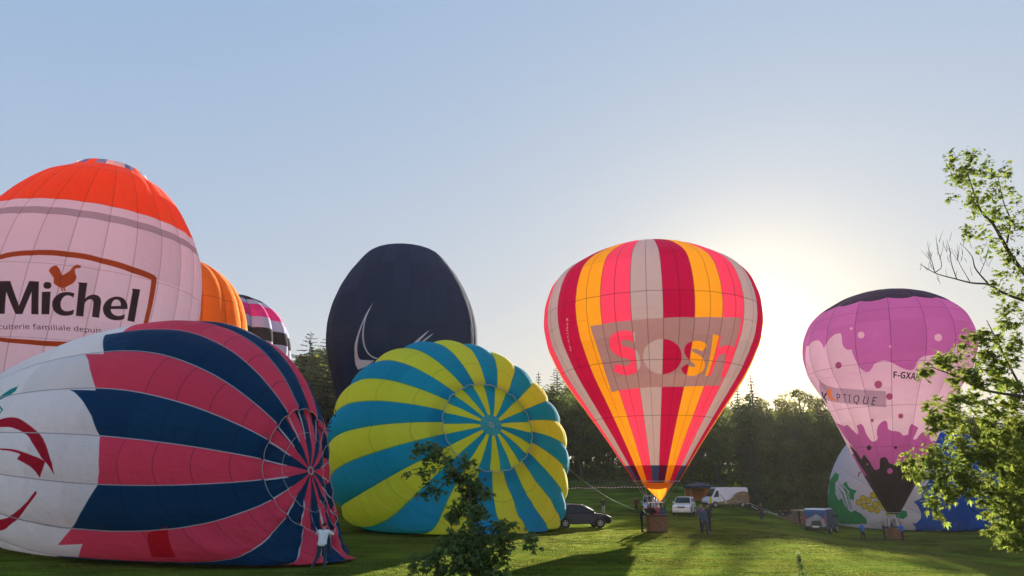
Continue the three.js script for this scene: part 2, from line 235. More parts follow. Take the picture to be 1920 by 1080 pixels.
  green: ['M 586.6 789.9 L 643.3 865.9 L 723.1 810.4 L 730.1 767.7 L 717.6 756.3 L 701 770.5 L 680.5 741.1 L 677.7 703.5 L 689.6 689.2 L 681.8 659.9 L 683.1 618.3 L 692.5 606.8 L 695.2 579.8 L 692.1 555.3 L 683.2 545.2 L 660.2 601.2 L 617.6 677.7 L 579.7 767.5 Z'],
  leaf: ['M 719.5 711.9 L 732 701.8 L 725.1 676.9 L 725.3 658.7 L 729.7 633 L 719.8 636.6 L 708.4 628 L 706.6 646.6 L 718.2 664.2 Z', 'M 733.8 475.6 L 740.7 470.7 L 740.2 457.3 L 743.4 441.1 L 735.6 431.8 L 728 439.2 L 724.8 462 Z'],
  ribs: ['M 713.3 746.5 L 714.4 680.1 L 687.9 625.5 L 687 627.8 L 711.2 684.3 Z', 'M 702.2 748.5 L 703.1 691.9 L 683.3 637.1 L 681.5 641.4 L 699.1 694.6 Z', 'M 719 731 L 715.4 667.8 L 693.4 620.5 L 692.1 622.9 L 712.7 671 Z'],
  grapes: ['712.6 604 3.8 -11.4 -5.1 -4.6', '724.5 596.7 3 -9.7 -4.6 -4.7', '712.6 578.6 3.5 -10.7 -5.2 -4.7', '725.9 574.5 3.2 -10.7 -5.2 -5', '715.4 553 3.3 -10.6 -5.6 -4.8', '739.6 565.7 3.1 -10.9 -5.1 -5.2', '727.5 545.4 3.3 -11 -5.4 -4.8', '719 530.4 2.8 -9.1 -4.6 -4', '733.9 528.2 2.8 -9.6 -4.9 -4.3', '742 544.7 2.8 -9.7 -4.8 -4.7', '744.6 526.7 2.5 -8.7 -4.5 -4.1', '729 514.2 2.4 -8.4 -4.3 -4.4', '724.5 490 2.2 -7.5 -4.1 -3.7', '729.3 477.8 2 -6.9 -3.7 -3.4'],
  curl: ['M 759.7 482.1 Q 758.3 469.2 751.7 465.8 Q 743.7 467.4 744.2 478.8 Q 748.4 486.3 752.1 477.8 L 750.4 477.4 Q 748.4 481.6 746 476.8 Q 746 469.7 751.2 469.1 Q 756.2 472.1 758.1 482.2 Z', 'M 754.6 654.6 Q 761.9 668.1 767.7 653.4 L 766.7 650.1 Q 762.1 660.9 756.4 651 Z'],
  blue: ['M 896.2 506.1 L 808.2 424.9 L 782.7 422 L 774.6 419.7 L 763.7 435.1 Q 763.2 420.8 756.5 408 Q 751 394.1 741.3 390 L 730 396.2 Q 726.5 404.6 728.4 410.6 L 723 393.7 L 694.3 366.2 L 870.2 62 L 1022.1 358.4 Z'],
 },
 striped: {
  face: ['M 762 699.2 L 765.2 681.9 Q 769.1 647.8 765.3 613.3 Q 759.8 575 743.2 518.6 Q 734.2 493.4 718.7 472.8 L 706.4 465.8 L 714.9 478.5 L 719.1 489.1 L 723.1 503.7 Q 731.7 523.2 744.6 563.2 Q 754.7 606.4 756.3 641.9 L 756.4 693.3 Z', 'M 729.3 659.7 Q 732.3 607.2 728 565.2 L 722.9 511.5 L 719.9 491 L 710.7 496.9 L 701.9 507.3 Q 711.7 520.8 714.6 542.2 L 720.1 578 L 725.4 570.1 Q 730 605.1 728.1 658.6 Z', 'M 688.7 511.1 L 685.9 507 Q 670.9 526.6 647.7 586.3 L 634.5 624.4 L 621 672.8 L 639.9 662.1 L 647 619.1 Q 665.5 557.7 676.4 530.4 Z'],
  teal: ['M 813.6 692.5 L 804.6 691.9 L 797.6 729.2 L 792.2 744.7 L 799.5 762.9 L 808.2 719.2 L 809.8 694.2 Z', 'M 788.1 728.2 L 777.7 688.4 L 769.2 693.9 L 777.5 696.2 Z'],
  white: ['M 923.4 580.2 L 891.9 561.8 Q 861.4 515.6 843.3 483.6 L 849.7 548.1 Q 818 468.4 796.9 437.2 L 798.3 510.9 Q 791 459.6 768.6 410.3 L 748.3 381.7 Q 732 361.9 713.1 364 L 696.9 374.5 Q 674.7 397.1 649.9 441.6 L 629.2 470.5 L 634 426.2 L 601.5 456.6 L 566.1 765 L 804.9 799.4 L 816.8 707 L 865.1 645.7 L 891.5 580.3 Z'],
  redpatch: ['M 647.3 324.1 L 653 289.5 L 616.6 319.2 L 618 347 Z'],
 },
 yellow: {
  reg: ['M 756 406.8 L 789 395 M 756 406.8 L 765.5 465'],
 },
 black: {
  horn: ['M 464.3 379.9 Q 453.5 407.9 446.7 430.6 Q 434.6 474.6 430.7 487.4 Q 421.3 517.1 422.1 530.6 Q 418.7 556.8 419.8 570.4 L 425.6 585.3 L 446.8 577.5 L 466.3 561 L 446.6 558 Q 434.3 558.7 431.4 551.8 Q 427.5 535.8 431.5 509.7 Q 435 488 439.7 470.8 Q 444.8 448.8 448.2 436.3 Q 443.9 462.3 443 488.9 Q 443.3 515.5 451.5 538.1 Q 460 554 473 557.9 L 474.8 554.5 Q 460.3 549.6 453.4 533.9 Q 446.5 515.8 446.5 489.3 Q 447 458.1 451.2 431.1 Q 457.8 403.4 464.3 379.9 Z', 'M 577.1 463.8 Q 563.7 479.3 549.7 500.6 L 538.6 517.7 L 550 512.5 Q 563.9 488.2 577.1 463.8 Z', 'M 586.8 472 Q 572.9 484.7 564.2 497.8 L 557.2 508.8 L 565.9 501.1 Q 576.1 488.6 586.8 472 Z'],
 },
};
// the cloth of each envelope: sewn panels and print, drawn on the unrolled envelope (across: once round, down: crown to mouth)
const wrinkle = dataTex(512, (u, v) => { const a = fbm(u * 14, v * 30 + 3, 4), b = fbm(u * 60 + 9, v * 22, 3); const k = clamp(.5 + (a - .47) * .9 + (b - .45) * .5, 0, 1); return [k, k, k]; });
function cloth(W, H, n, draw, { seam = 'rgba(30,20,25,.3)', rows = [], sw = 1.6, t = .42, mid = false, puck = .09 } = {}) {
  const map = canvasTex(W, H, (c) => {
    const r = rng(n * 7 + W); draw(c, W, H);
    for (let k = 0; k < n; k++) for (let j = 0; j < 9; j++) { c.fillStyle = r() < .5 ? `rgba(255,255,255,${r() * .035})` : `rgba(0,0,0,${r() * .05})`; c.fillRect(k * W / n, j * H / 9, W / n, H / 9); }
    c.fillStyle = seam; const m = mid ? 2 * n : n;
    for (let k = 0; k < m; k++) c.fillRect(k * W / m - sw / 2, 0, sw, H);
    for (const v of rows) c.fillRect(0, v * H - sw / 2, W, sw);
  });
  const bump = wrinkle.clone(); bump.repeat.set(3, 2); bump.needsUpdate = true;
  const m = fabric(map, t); m.bumpMap = bump; m.bumpScale = puck; return m;
}
function paint(c, W, H, list, color, rule = 'nonzero') { // paths in thousandths of the unrolled envelope
  c.save(); c.scale(W / 1000, H / 1000); c.fillStyle = color;
  for (const p of list) for (const o of [-1000, 0, 1000]) { c.save(); c.translate(o, 0); c.fill(new Path2D(p), rule); c.restore(); }
  c.restore();
}
function dots(c, W, H, list, color, edge) {
  for (const s of list) { const [u, v, au, av, bu, bv] = s.split(' ').map(Number); for (const o of [-1000, 0, 1000]) { c.save(); c.scale(W / 1000, H / 1000); c.transform(au, av, bu, bv, u + o, v); c.beginPath(); c.arc(0, 0, 1, 0, 7); c.fillStyle = color; c.fill(); if (edge) { c.strokeStyle = edge; c.lineWidth = .14; c.stroke(); } c.restore(); } }
}
// a line of lettering from the first to the second point of a baseline; the fourth point says how high its capitals stand
function letter(c, W, H, path, text, color, font = 'bold 100px sans-serif', squeeze = 1) {
  const [x0, y0, x1, y1, , , x2, y2] = path.replace(/[ML]/g, '').trim().split(/\s+/).map(Number);
  c.save(); c.scale(W / 1000, H / 1000); c.font = font; const w = c.measureText(text).width;
  c.transform((x1 - x0) / w, (y1 - y0) / w, -(x2 - x0) / 72, -(y2 - y0) / 72, x0, y0); c.fillStyle = color; c.fillText(text, 0, 0); c.restore();
}
const gores = (c, W, H, n, cols, v0 = 0, v1 = 1) => { for (let k = 0; k < n; k++) { c.fillStyle = cols[k % cols.length]; c.fillRect(k * W / n - .5, v0 * H, W / n + 1, (v1 - v0) * H); } };
const bands = (c, W, H, list) => { for (const [v0, v1, col] of list) { c.fillStyle = col; c.fillRect(0, v0 * H, W, (v1 - v0) * H + .5); } };
const CLOTH = {};
CLOTH.sosh = cloth(2048, 1024, 24, (c, W, H) => {
  const cols = ['#b8205e', '#ffd63a', '#ff5f90', '#b8d0dc'];
  gores(c, W, H, 24, cols);
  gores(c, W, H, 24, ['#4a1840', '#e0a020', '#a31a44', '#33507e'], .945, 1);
  const l = document.createElement('canvas'); l.width = W; l.height = H; const d = l.getContext('2d');
  paint(d, W, H, ART.sosh.banner, '#a7a6ae'); d.globalCompositeOperation = 'destination-out'; paint(d, W, H, ART.sosh.letters, '#000');
  c.drawImage(l, 0, 0);
  letter(c, W, H, ART.sosh.side[0], 'ENJOY·G', '#e8c8d4', '100px sans-serif');
}, { rows: [.441, .625, .79], sw: 2.2, mid: true, t: .7 });
CLOTH.michel = cloth(2048, 2048, 26, (c, W, H) => {
  bands(c, W, H, [[0, 1, '#dfe2f0'], [0, .293, '#fb4e1c'], [.318, .337, '#a9a7b4'], [.676, .696, '#a9a7b4'], [.75, .8, '#fb4e1c']]);
  gores(c, W, H, 26, ['#d8d4d4', '#5f7fb0', '#fb4e1c', '#7d9cc4', '#e9e2e0'], 0, .098);
  paint(c, W, H, ART.michel.frame, '#9c4518'); paint(c, W, H, ART.michel.hen, '#a2491a'); paint(c, W, H, ART.michel.letters, '#2a1f27', 'evenodd');
  letter(c, W, H, ART.michel.tagline[0], 'biscuiterie familiale depuis', '#3a2228', '100px sans-serif');
}, { rows: [.16, .293, .45, .6, .75], sw: 2.2, seam: 'rgba(60,40,50,.3)', t: .72 });
CLOTH.black = cloth(1024, 1024, 24, (c, W, H) => { bands(c, W, H, [[0, 1, '#112a50']]); paint(c, W, H, ART.black.horn, '#c9cfdd'); }, { seam: 'rgba(0,0,0,.18)', rows: [.1, .25], sw: 1, t: .3 });
CLOTH.orange = cloth(512, 512, 16, (c, W, H) => bands(c, W, H, [[0, 1, '#e8811c']]), { seam: 'rgba(120,50,10,.4)', rows: [.3, .5, .7] });
CLOTH.pink = cloth(512, 1024, 13, (c, W, H) => {
  const K = '#262326', G = '#bcc6da', P = '#ee2a86';
  bands(c, W, H, [[0, .141, K], [.141, .18, G], [.18, .258, P], [.258, .31, G], [.31, .366, K], [.366, .42, G], [.42, .5, P], [.5, .56, G], [.56, .63, K], [.63, .7, G], [.7, .78, P], [.78, .86, G], [.86, 1, K]]);
});
CLOTH.purple = cloth(2048, 2048, 16, (c, W, H) => {
  bands(c, W, H, [[0, 1, '#eadcdc']]);
  // purple cap, its wavy lower edge as printed on the side in view and the like all round
  const w = ART.purple.wave[0].replace('M', 'L'), first = w.split(' '), u0 = +first[1], tail = w.split(' '), u1 = +tail[tail.length - 2];
  let back = `L ${u1} 430 `; for (let k = 0; k < 14; k++) { const a = u1 + (1000 - (u1 - u0)) * (k + 1) / 14; back += `Q ${a - 24} ${430 + (k % 2 ? 90 : -60)} ${a} ${k === 13 ? first[2] : 440 + (k % 3) * 20} `; }
  paint(c, W, H, [`M ${u0} 150 ${w} ${back} L ${u0 + 1000} 150 Z`], '#c777b6');
  const top = .225; c.fillStyle = '#3a3348'; c.beginPath(); c.moveTo(0, 0); for (let k = 0; k < 16; k++) { c.lineTo(k * W / 16, top * H); c.quadraticCurveTo((k + .5) * W / 16, (top + .035) * H, (k + 1) * W / 16, top * H); } c.lineTo(W, 0); c.fill();
  paint(c, W, H, ART.purple.band, '#b7aab0');
  gores(c, W, H, 16, ['#b4609f'], .78, .9);
  paint(c, W, H, ART.purple.splash, '#b4609f');
  bands(c, W, H, [[.86, 1, '#231a1f']]);
  paint(c, W, H, ART.purple.black, '#231a1f');
  dots(c, W, H, ART.purple.whitedots, '#ead3d0'); dots(c, W, H, ART.purple.purpledots, '#a8587f'); dots(c, W, H, ART.purple.blackdots, '#231a1f'); dots(c, W, H, ART.purple.mauvedots, '#b4609f');
  letter(c, W, H, ART.purple.reg[0], 'F-GXAA', '#221a1e'); letter(c, W, H, ART.purple.text[0], 'P T I Q U E', '#33292e', '100px sans-serif'); letter(c, W, H, ART.purple.k[0], 'K', '#33292e');
  paint(c, W, H, ART.purple.moon, '#ef8a17'); paint(c, W, H, ART.purple.patch, '#1d171c');
}, { rows: [.29, .47, .62, .76], sw: 3, seam: 'rgba(70,30,60,.38)', t: .72 });
CLOTH.striped = cloth(2048, 1024, 20, (c, W, H) => {
  gores(c, W, H, 20, ['#ec4a6a', '#093d66']);
  for (let k = 0; k < 20; k++) { c.fillStyle = '#eef0f4'; c.fillRect(k * W / 20 - 1, (k > 12.5 && k < 17.5 ? .56 : .5 + .05 * hash(k, 3)) * H, W / 20 + 2, H); }
  paint(c, W, H, ART.striped.white, '#eef0f4');
  paint(c, W, H, ART.striped.redpatch, '#d0142a'); paint(c, W, H, ART.striped.face, '#ad1230'); paint(c, W, H, ART.striped.teal, '#0e8a8a');
}, { rows: [.15, .21, .27, .33], seam: 'rgba(10,10,30,.25)', t: .45 });
CLOTH.yellow = cloth(1024, 1024, 24, (c, W, H) => {
  gores(c, W, H, 24, ['#0c8fc0', '#dad63c']);
  bands(c, W, H, [[0, .024, '#3fa3c4']]);
  letter(c, W, H, ART.yellow.reg[0], 'HC-JF', '#0a2c4a');
}, { rows: [.17, .26, .36, .46], seam: 'rgba(10,50,60,.3)', sw: 1.2 });
CLOTH.green = cloth(2048, 2048, 16, (c, W, H) => {
  bands(c, W, H, [[0, 1, '#dcd8dc'], [0, .3, '#0b57b4']]);
  paint(c, W, H, ART.green.blue, '#0b57b4'); paint(c, W, H, ART.green.green, '#0f9350'); paint(c, W, H, ART.green.leaf, '#12904e'); paint(c, W, H, ART.green.ribs, '#128a4c');
  dots(c, W, H, ART.green.grapes, '#d8c21c', '#6b5a10'); paint(c, W, H, ART.green.curl, '#6b5040');
}, { rows: [.3, .5], sw: 3, seam: 'rgba(80,70,90,.22)' });

// ---------------------------------------------------------------- the balloons
const wicker = (() => {
  const t = canvasTex(256, 256, (c, w, h) => { const r = rng(11); c.fillStyle = '#6e4a2e'; c.fillRect(0, 0, w, h); for (let j = 0; j < 32; j++) for (let i = 0; i < 16; i++) { const a = (i + j) % 2, s = .8 + r() * .5; c.fillStyle = a ? `rgb(${150 * s},${104 * s},${70 * s})` : `rgb(${112 * s},${74 * s},${48 * s})`; c.fillRect(i * 16, j * 8 + 1, 15, 6); } });
  t.repeat.set(2, 1.2); return new THREE.MeshStandardMaterial({ map: t, roughness: .85, bumpMap: t, bumpScale: .012 });
})();
const M = {
  steel: std(.45, .46, .48, .35, { metalness: .8 }), dark: std(.02, .02, .022, .6), leather: std(.09, .05, .03, .6), rope: std(.16, .15, .13, .8),
  rimCloth: phys(.5, .6, .62, 1, { transmission: .6, thickness: 0 }), tape: std(.55, .55, .58, .7), paleTape: std(.62, .6, .6, .7), orange: phys(.62, .2, .01, 1, { transmission: .5, thickness: 0, side: THREE.DoubleSide }), red: std(.4, .03, .03, .6), nomex: std(.03, .03, .035, .8),
};
const up = (key, name, label, grp) => {
  const o = SH[key], t = thing(name, label, 'balloon', o.pos), e = group('envelope', t);
  makeGores(e, o.surf, o.n, CLOTH[key], { us: o.bulge > .1 ? 12 : 10 }); o.thing = t;
  const ring = []; for (let i = 0; i < 48; i++) ring.push(o.surf(i / 48, .995)); part('mouth_ring', new THREE.TubeGeometry(new THREE.CatmullRomCurve3(ring, true), 96, .03, 6, true), M.steel, e);
  const c = o.surf(0, .0005); part('crown_ring', new THREE.TorusGeometry(.2, .03, 6, 24).rotateX(Math.PI / 2).translate(c.x, c.y, c.z), M.steel, e);
  return t;
};
up('michel', 'hot_air_balloon', 'largest standing balloon, pinkish white with orange cap and a framed Michel logo under a hen');
up('orange', 'hot_air_balloon', 'plain orange balloon standing half hidden behind the pinkish white Michel balloon');
up('pink', 'hot_air_balloon', 'balloon with pink, black and pale grey bands just right of the plain orange one');
up('black', 'hot_air_balloon', 'dark navy egg-shaped balloon with a pale horn emblem behind the blue and yellow one');
const soshB = up('sosh', 'hot_air_balloon', 'upright balloon with pink, yellow, maroon and grey stripes and the word Sosh');
const purpB = up('purple', 'hot_air_balloon', 'purple and cream balloon with paint drips, a dark crown and the registration F-GXAA');
function basket(t, p, w, d, h, poles, burnerY, mouthR, mouthC) {
  const b = group('basket', t); b.position.copy(p);
  part('wall', [bx(w, h - .1, .06, 0, h / 2, d / 2 - .03, .025), bx(w, h - .1, .06, 0, h / 2, -d / 2 + .03, .025), bx(.06, h - .1, d - .13, w / 2 - .03, h / 2, 0, .025), bx(.06, h - .1, d - .13, -w / 2 + .03, h / 2, 0, .025)], wicker, b);
  part('floor', bx(w - .14, .06, d - .14, 0, .1, 0), M.leather, b);
  const rim = (y, r) => new THREE.TubeGeometry(new THREE.CatmullRomCurve3([V(-w / 2, y, -d / 2), V(0, y, -d / 2), V(w / 2, y, -d / 2), V(w / 2, y, 0), V(w / 2, y, d / 2), V(0, y, d / 2), V(-w / 2, y, d / 2), V(-w / 2, y, 0)], true, 'catmullrom', .1), 64, r, 6, true);
  part('rim', rim(h - .04, .055), M.leather, b); part('skid', rim(.06, .04), M.leather, b);
  for (const [x, z] of [[-1, -1], [1, -1], [1, 1], [-1, 1]]) part('upright', bar(V(x * w / 2 * .92, h - .05, z * d / 2 * .9), V(x * w * .36, burnerY - .05, z * d * .36), .035), M.dark, b);
  const f = group('burner', t); f.position.copy(p).add(V(0, burnerY, 0));
  part('frame', [bar(V(-w * .38, 0, -d * .38), V(w * .38, 0, -d * .38), .03), bar(V(-w * .38, 0, d * .38), V(w * .38, 0, d * .38), .03), bar(V(-w * .38, 0, -d * .38), V(-w * .38, 0, d * .38), .03), bar(V(w * .38, 0, -d * .38), V(w * .38, 0, d * .38), .03), bar(V(-w * .38, 0, 0), V(w * .38, 0, 0), .025)], M.steel, f);
  for (const x of [-.16, .16]) part('coil', [new THREE.CylinderGeometry(.11, .13, .28, 14, 1, true).translate(x, .17, 0), new THREE.TorusGeometry(.12, .015, 5, 18).rotateX(Math.PI / 2).translate(x, .3, 0), new THREE.TorusGeometry(.13, .015, 5, 18).rotateX(Math.PI / 2).translate(x, .1, 0)], M.steel, f);
  for (let k = 0; k < 8; k++) { const a = (k + .5) / 8 * 2 * Math.PI; part('flying_wire', bar(p.clone().add(V(Math.sign(Math.sin(a)) * w * .37, burnerY, Math.sign(Math.cos(a)) * d * .37)), mouthC.clone().add(V(Math.sin(a) * mouthR, 0, Math.cos(a) * mouthR)), .012, 4), M.steel, t); }
}
basket(soshB, V(-.1, 0, 0), 1.28, 1.05, 1.15, 4, 1.95, 1.5, V(0, 3.3, 0));
{ // the scoop: an orange bib hanging from the front of the mouth down to the burner
  const pos = [], uv = [], ix = [], N = 40, K = 10, m = SH.sosh.surf(.5, .97); const tip = V(.15, 2.1, .35);
  for (let i = 0; i <= N; i++) for (let j = 0; j <= K; j++) {
    const a = lerp(-2.1, 2.1, i / N), f = sstep(2.1, 1.1, Math.abs(a)), t = j / K * lerp(.12, 1, f), r = 1.2 + .05 * Math.cos(a * 9);
    const p = V(Math.sin(a) * r, 3.42, Math.cos(a) * r).lerp(tip.clone().add(V(Math.sin(a) * .08, 0, Math.cos(a) * .08)), t); p.z += .12 * Math.sin(t * 3.1); pos.push(p.x, p.y, p.z); uv.push(i / N, j / K);
  }
  for (let i = 0; i < N; i++) for (let j = 0; j < K; j++) { const a = i * (K + 1) + j, b = a + K + 1; ix.push(a, a + 1, b, b, a + 1, b + 1); }
  part('scoop', geo(pos, null, uv, ix), M.orange, soshB);
}
const purpFoot = ground(SH.purple.pos.x, SH.purple.pos.z);
basket(purpB, V(-.15, purpFoot, 0), 1.05, 1, 1.25, 4, 2.1, .55, V(.02, .17, 0));
function lie(key, label, { vent, tapes, v1 = .97 }) {
  const o = SH[key], t = thing('hot_air_balloon', label, 'balloon'), e = group('envelope', t), n = o.n;
  const nrm = (u, v) => { const a = o.surf(u - .002, v), b = o.surf(u + .002, v), c = o.surf(u, v - .003), d = o.surf(u, v + .003); return b.sub(a).cross(d.sub(c)).normalize().multiplyScalar(-1); };
  const out = (u, v, k) => o.surf(u, v).addScaledVector(nrm(u, v), k);
  { const p = o.surf(.3, .4), q = out(.3, .4, .1), c = o.surf(.3, .4).add(o.surf(.8, .4)).multiplyScalar(.5); if (q.distanceTo(c) < p.distanceTo(c)) o.flip = -1; else o.flip = 1; }
  const off = (u, v, k) => out(u, v, k * o.flip);
  makeGores(e, o.surf, n, CLOTH[key], { v0: vent, v1, us: 10, vs: 120 });
  // the parachute vent: a round panel that closes the top from inside
  const pv = group('parachute_vent', t);
  makeGores(pv, (u, v) => off(u, v, -.22 * sstep(.01, vent, v) - .06 * sstep(vent * .8, vent, v)), n, CLOTH[key], { v0: .0004, v1: vent * 1.22, us: 6, vs: 14, name: 'panel' });
  const rimPts = []; for (let i = 0; i < n * 8; i++) rimPts.push(off(i / (n * 8), vent, .012));
  part('vent_edge', new THREE.TubeGeometry(new THREE.CatmullRomCurve3(rimPts, true), n * 8, key === 'striped' ? .014 : .03, 5, true), M.rimCloth, e);
  part('crown_ring', new THREE.TorusGeometry(.16, .035, 6, 24).applyQuaternion(new THREE.Quaternion().setFromUnitVectors(V(0, 0, 1), off(0, .001, 1).sub(o.surf(0, .001)).normalize())).translate(...o.surf(0, .001).toArray()), M.steel, t);
  if (tapes) for (let k = 0; k < n; k++) {
    const pos = [], uv = [], ix = [], S = 70, du = (v) => .022 / Math.max(.3, o.surf((k + .25) / n, v).distanceTo(o.surf((k - .25) / n, v)) * 2);
    for (let j = 0; j <= S; j++) { const v = lerp(.008, v1, (j / S) ** 1.3), w = du(v); for (const q of [-1, 1]) { const p = off((k + q * w + 1) / n % 1.0001, v, v < vent ? -.1 : .02); pos.push(p.x, p.y, p.z); uv.push(q, j); } }
    for (let j = 0; j < S; j++) ix.push(j * 2, j * 2 + 1, j * 2 + 2, j * 2 + 2, j * 2 + 1, j * 2 + 3);
    part('load_tape', geo(pos, null, uv, ix), tapeMat, e);
  }
  if (tapes) { const p2 = []; for (let i = 0; i < 120; i++) p2.push(off(i / 120, vent * .62, -.1)); part('ring_tape', new THREE.TubeGeometry(new THREE.CatmullRomCurve3(p2, true), 160, .011, 4, true), tapeMat, pv); }
  o.off = off; o.thing = t; return t;
}
const tapeMat = std(.42, .4, .46, .7, { side: THREE.DoubleSide });
lie('striped', 'red and navy striped balloon with white face end lying inflated on the grass in front', { vent: .098, tapes: true });
lie('yellow', 'blue and yellow striped balloon lying inflated with its round vent turned to the camera', { vent: .104 });
lie('green', 'blue, white and green balloon with yellow grapes lying behind the purple one', { vent: .09, v1: 1 });

// ---------------------------------------------------------------- trees
const leafMat = (t = .35) => new THREE.MeshPhysicalMaterial({ color: rgb(1, 1, 1), vertexColors: true, roughness: 1, transmission: t, thickness: 0, side: THREE.DoubleSide, specularIntensity: 0 });
const LEAF = leafMat(.5), NEEDLE = leafMat(.22), LEAF_NEAR = leafMat(.5), BARK = (() => { const t = dataTex(128, (u, v) => { const k = .45 + .7 * (fbm(u * 12, v * 3, 3) - .3); return [.13 * k, .1 * k, .075 * k].map((x) => clamp(x, 0, 1)); }); t.repeat.set(2, 3); return new THREE.MeshStandardMaterial({ map: t, roughness: .95, bumpMap: t, bumpScale: .06 }); })();
class Leaves { // a heap of small leaf shapes with a tint each
  constructor() { this.p = []; this.c = []; }
  quad(o, d, n, len, wid, col) { // a leaf blade: two triangles folded a little along its rib
    const s = d.clone().cross(n).normalize().multiplyScalar(wid / 2), m = o.clone().addScaledVector(d, len * .5).addScaledVector(n, wid * .16), e = o.clone().addScaledVector(d, len);
    const a = m.clone().add(s).addScaledVector(n, wid * .1), b = m.clone().sub(s).addScaledVector(n, wid * .1);
    for (const q of [o, a, e, o, e, b]) { this.p.push(q.x, q.y, q.z); this.c.push(...col); }
  }
  star(o, d, n, size, col) { // a lobed leaf, five fingers
    const s = d.clone().cross(n).normalize();
    for (let k = -2; k <= 2; k++) {
      const a = k * .62, l = size * (1 - .16 * Math.abs(k)), dir = d.clone().multiplyScalar(Math.cos(a)).addScaledVector(s, Math.sin(a)), sd = dir.clone().cross(n).normalize();
      const t = o.clone().addScaledVector(dir, l).addScaledVector(n, -size * .12), m = o.clone().addScaledVector(dir, l * .42);
      const x = m.clone().addScaledVector(sd, l * .2), y = m.clone().addScaledVector(sd, -l * .2);
      for (const q of [o, x, t, o, t, y]) { this.p.push(q.x, q.y, q.z); this.c.push(...col); }
    }
  }
  geometry() { const g = new THREE.BufferGeometry(); g.setAttribute('position', new THREE.Float32BufferAttribute(this.p, 3)); g.setAttribute('color', new THREE.Float32BufferAttribute(this.c, 3)); g.computeVertexNormals(); return g; }
}
const rdir = (r) => { const z = r() * 2 - 1, a = r() * 6.2832, s = Math.sqrt(1 - z * z); return V(Math.cos(a) * s, z, Math.sin(a) * s); };
const tint = (r, base, amt = .35) => { const k = 1 + (r() - .5) * 2 * amt, w = (r() - .5) * .25; return [base[0] * k * (1 + w), base[1] * k, base[2] * k * (1 - w)]; };
// trees of unit height, scaled where they stand: { wood, crown }
function broadleaf(seed, { spread = .34, low = .16, n = 5200, size = .024, base = [.088, .112, .03], clumps = 26, gaps = .2 } = {}) {
  const r = rng(seed), L = new Leaves(), wood = [];
  const lean = V((r() - .5) * .05, 0, (r() - .5) * .05);
  wood.push(taper([V(0, -.02, 0), V(lean.x * .4, .3, lean.z * .4), V(lean.x, .62, lean.z), V(lean.x * 1.4, .9, lean.z)], .024, .004, 8, 12));
  const cs = [];
  for (let k = 0; k < clumps; k++) {
    const y = low + (1 - low) * (.08 + .88 * (k + r() * .7) / clumps), w = spread * Math.sin(Math.PI * clamp((y - low) / (1 - low) * .86 + .12, 0, 1)) ** .7;
    const a = k * 2.4 + r(), q = w * (.35 + .6 * Math.sqrt(r()));
    const c = V(Math.cos(a) * q + lean.x, Math.min(y, .95), Math.sin(a) * q + lean.z), rad = (.07 + .075 * r()) * (1 - .35 * y); cs.push([c, rad, .75 + r() * .5]);
    wood.push(taper([V(lean.x * y, c.y * .62, lean.z * y), c.clone().lerp(V(lean.x * y, c.y * .75, lean.z * y), .5), c], .008, .002, 5, 4));
  }
  for (let k = 0; k < n; k++) {
    const [c, rad, tone] = cs[Math.floor(r() * cs.length)], d = rdir(r), q = Math.cbrt(r());
    const p = c.clone().add(V(d.x * 1.25, d.y * .8, d.z * 1.25).multiplyScalar(rad * (.3 + .8 * q))); p.y = Math.min(p.y, 1);
    const dir = rdir(r).add(V(0, -.3, 0)).normalize(), nn = d.clone().add(rdir(r).multiplyScalar(.9)).normalize();
    L.quad(p, dir, nn, size * (.7 + r() * .7), size * (.5 + r() * .4), tint(r, base).map((x) => x * tone));
  }
  return { wood: merge(wood), crown: L.geometry() };
}
function conifer(seed, { w = .17, cedar = false, base = [.04, .062, .036], levels = 34 } = {}) {
  const r = rng(seed), L = new Leaves(), wood = [taper([V(0, -.02, 0), V(.004, .5, 0), V(0, .985, 0)], .016, .002, 7, 10)];
  for (let k = 0; k < levels; k++) {
    const t = k / levels, y = lerp(cedar ? .22 : .07, .985, t), reach = w * (cedar ? (1 - t ** 2.2) * (.55 + .6 * r()) : (1 - t) ** .85 * (.75 + .35 * r())) + .012, m = cedar ? 4 : 6;
    for (let j = 0; j < m; j++) {
      const a = (j + r() * .8) / m * 6.2832 + k * 1.3, len = reach * (.6 + .5 * r()), droop = cedar ? -.02 - .1 * r() : -.22 - .15 * r(), d = V(Math.cos(a), droop, Math.sin(a)).normalize();
      const o = V(0, y, 0), e = o.clone().addScaledVector(d, len); e.y += cedar ? .01 : len * .14;
      if (len > .03 && j % 2) wood.push(bar(o, e, .0016, 3));
      const sp = Math.max(4, Math.round(len * 190));
      for (let i = 0; i < sp; i++) {
        const f = .12 + .9 * (i + r()) / sp, p = o.clone().lerp(e, f), wd = len * .34 * (1 - f * .55), sdir = V(-d.z, 0, d.x).multiplyScalar((r() - .5) * 2);
        const dd = d.clone().multiplyScalar(.8).add(sdir).add(V(0, -.25 + .3 * r(), 0)).normalize();
        L.quad(p, dd, V((r() - .5) * .9, 1, (r() - .5) * .9).normalize(), Math.max(.012, wd * (.6 + .6 * r())), .008 + .01 * r(), tint(r, base));
      }
    }
  }
  return { wood: merge(wood), crown: L.geometry() };
}
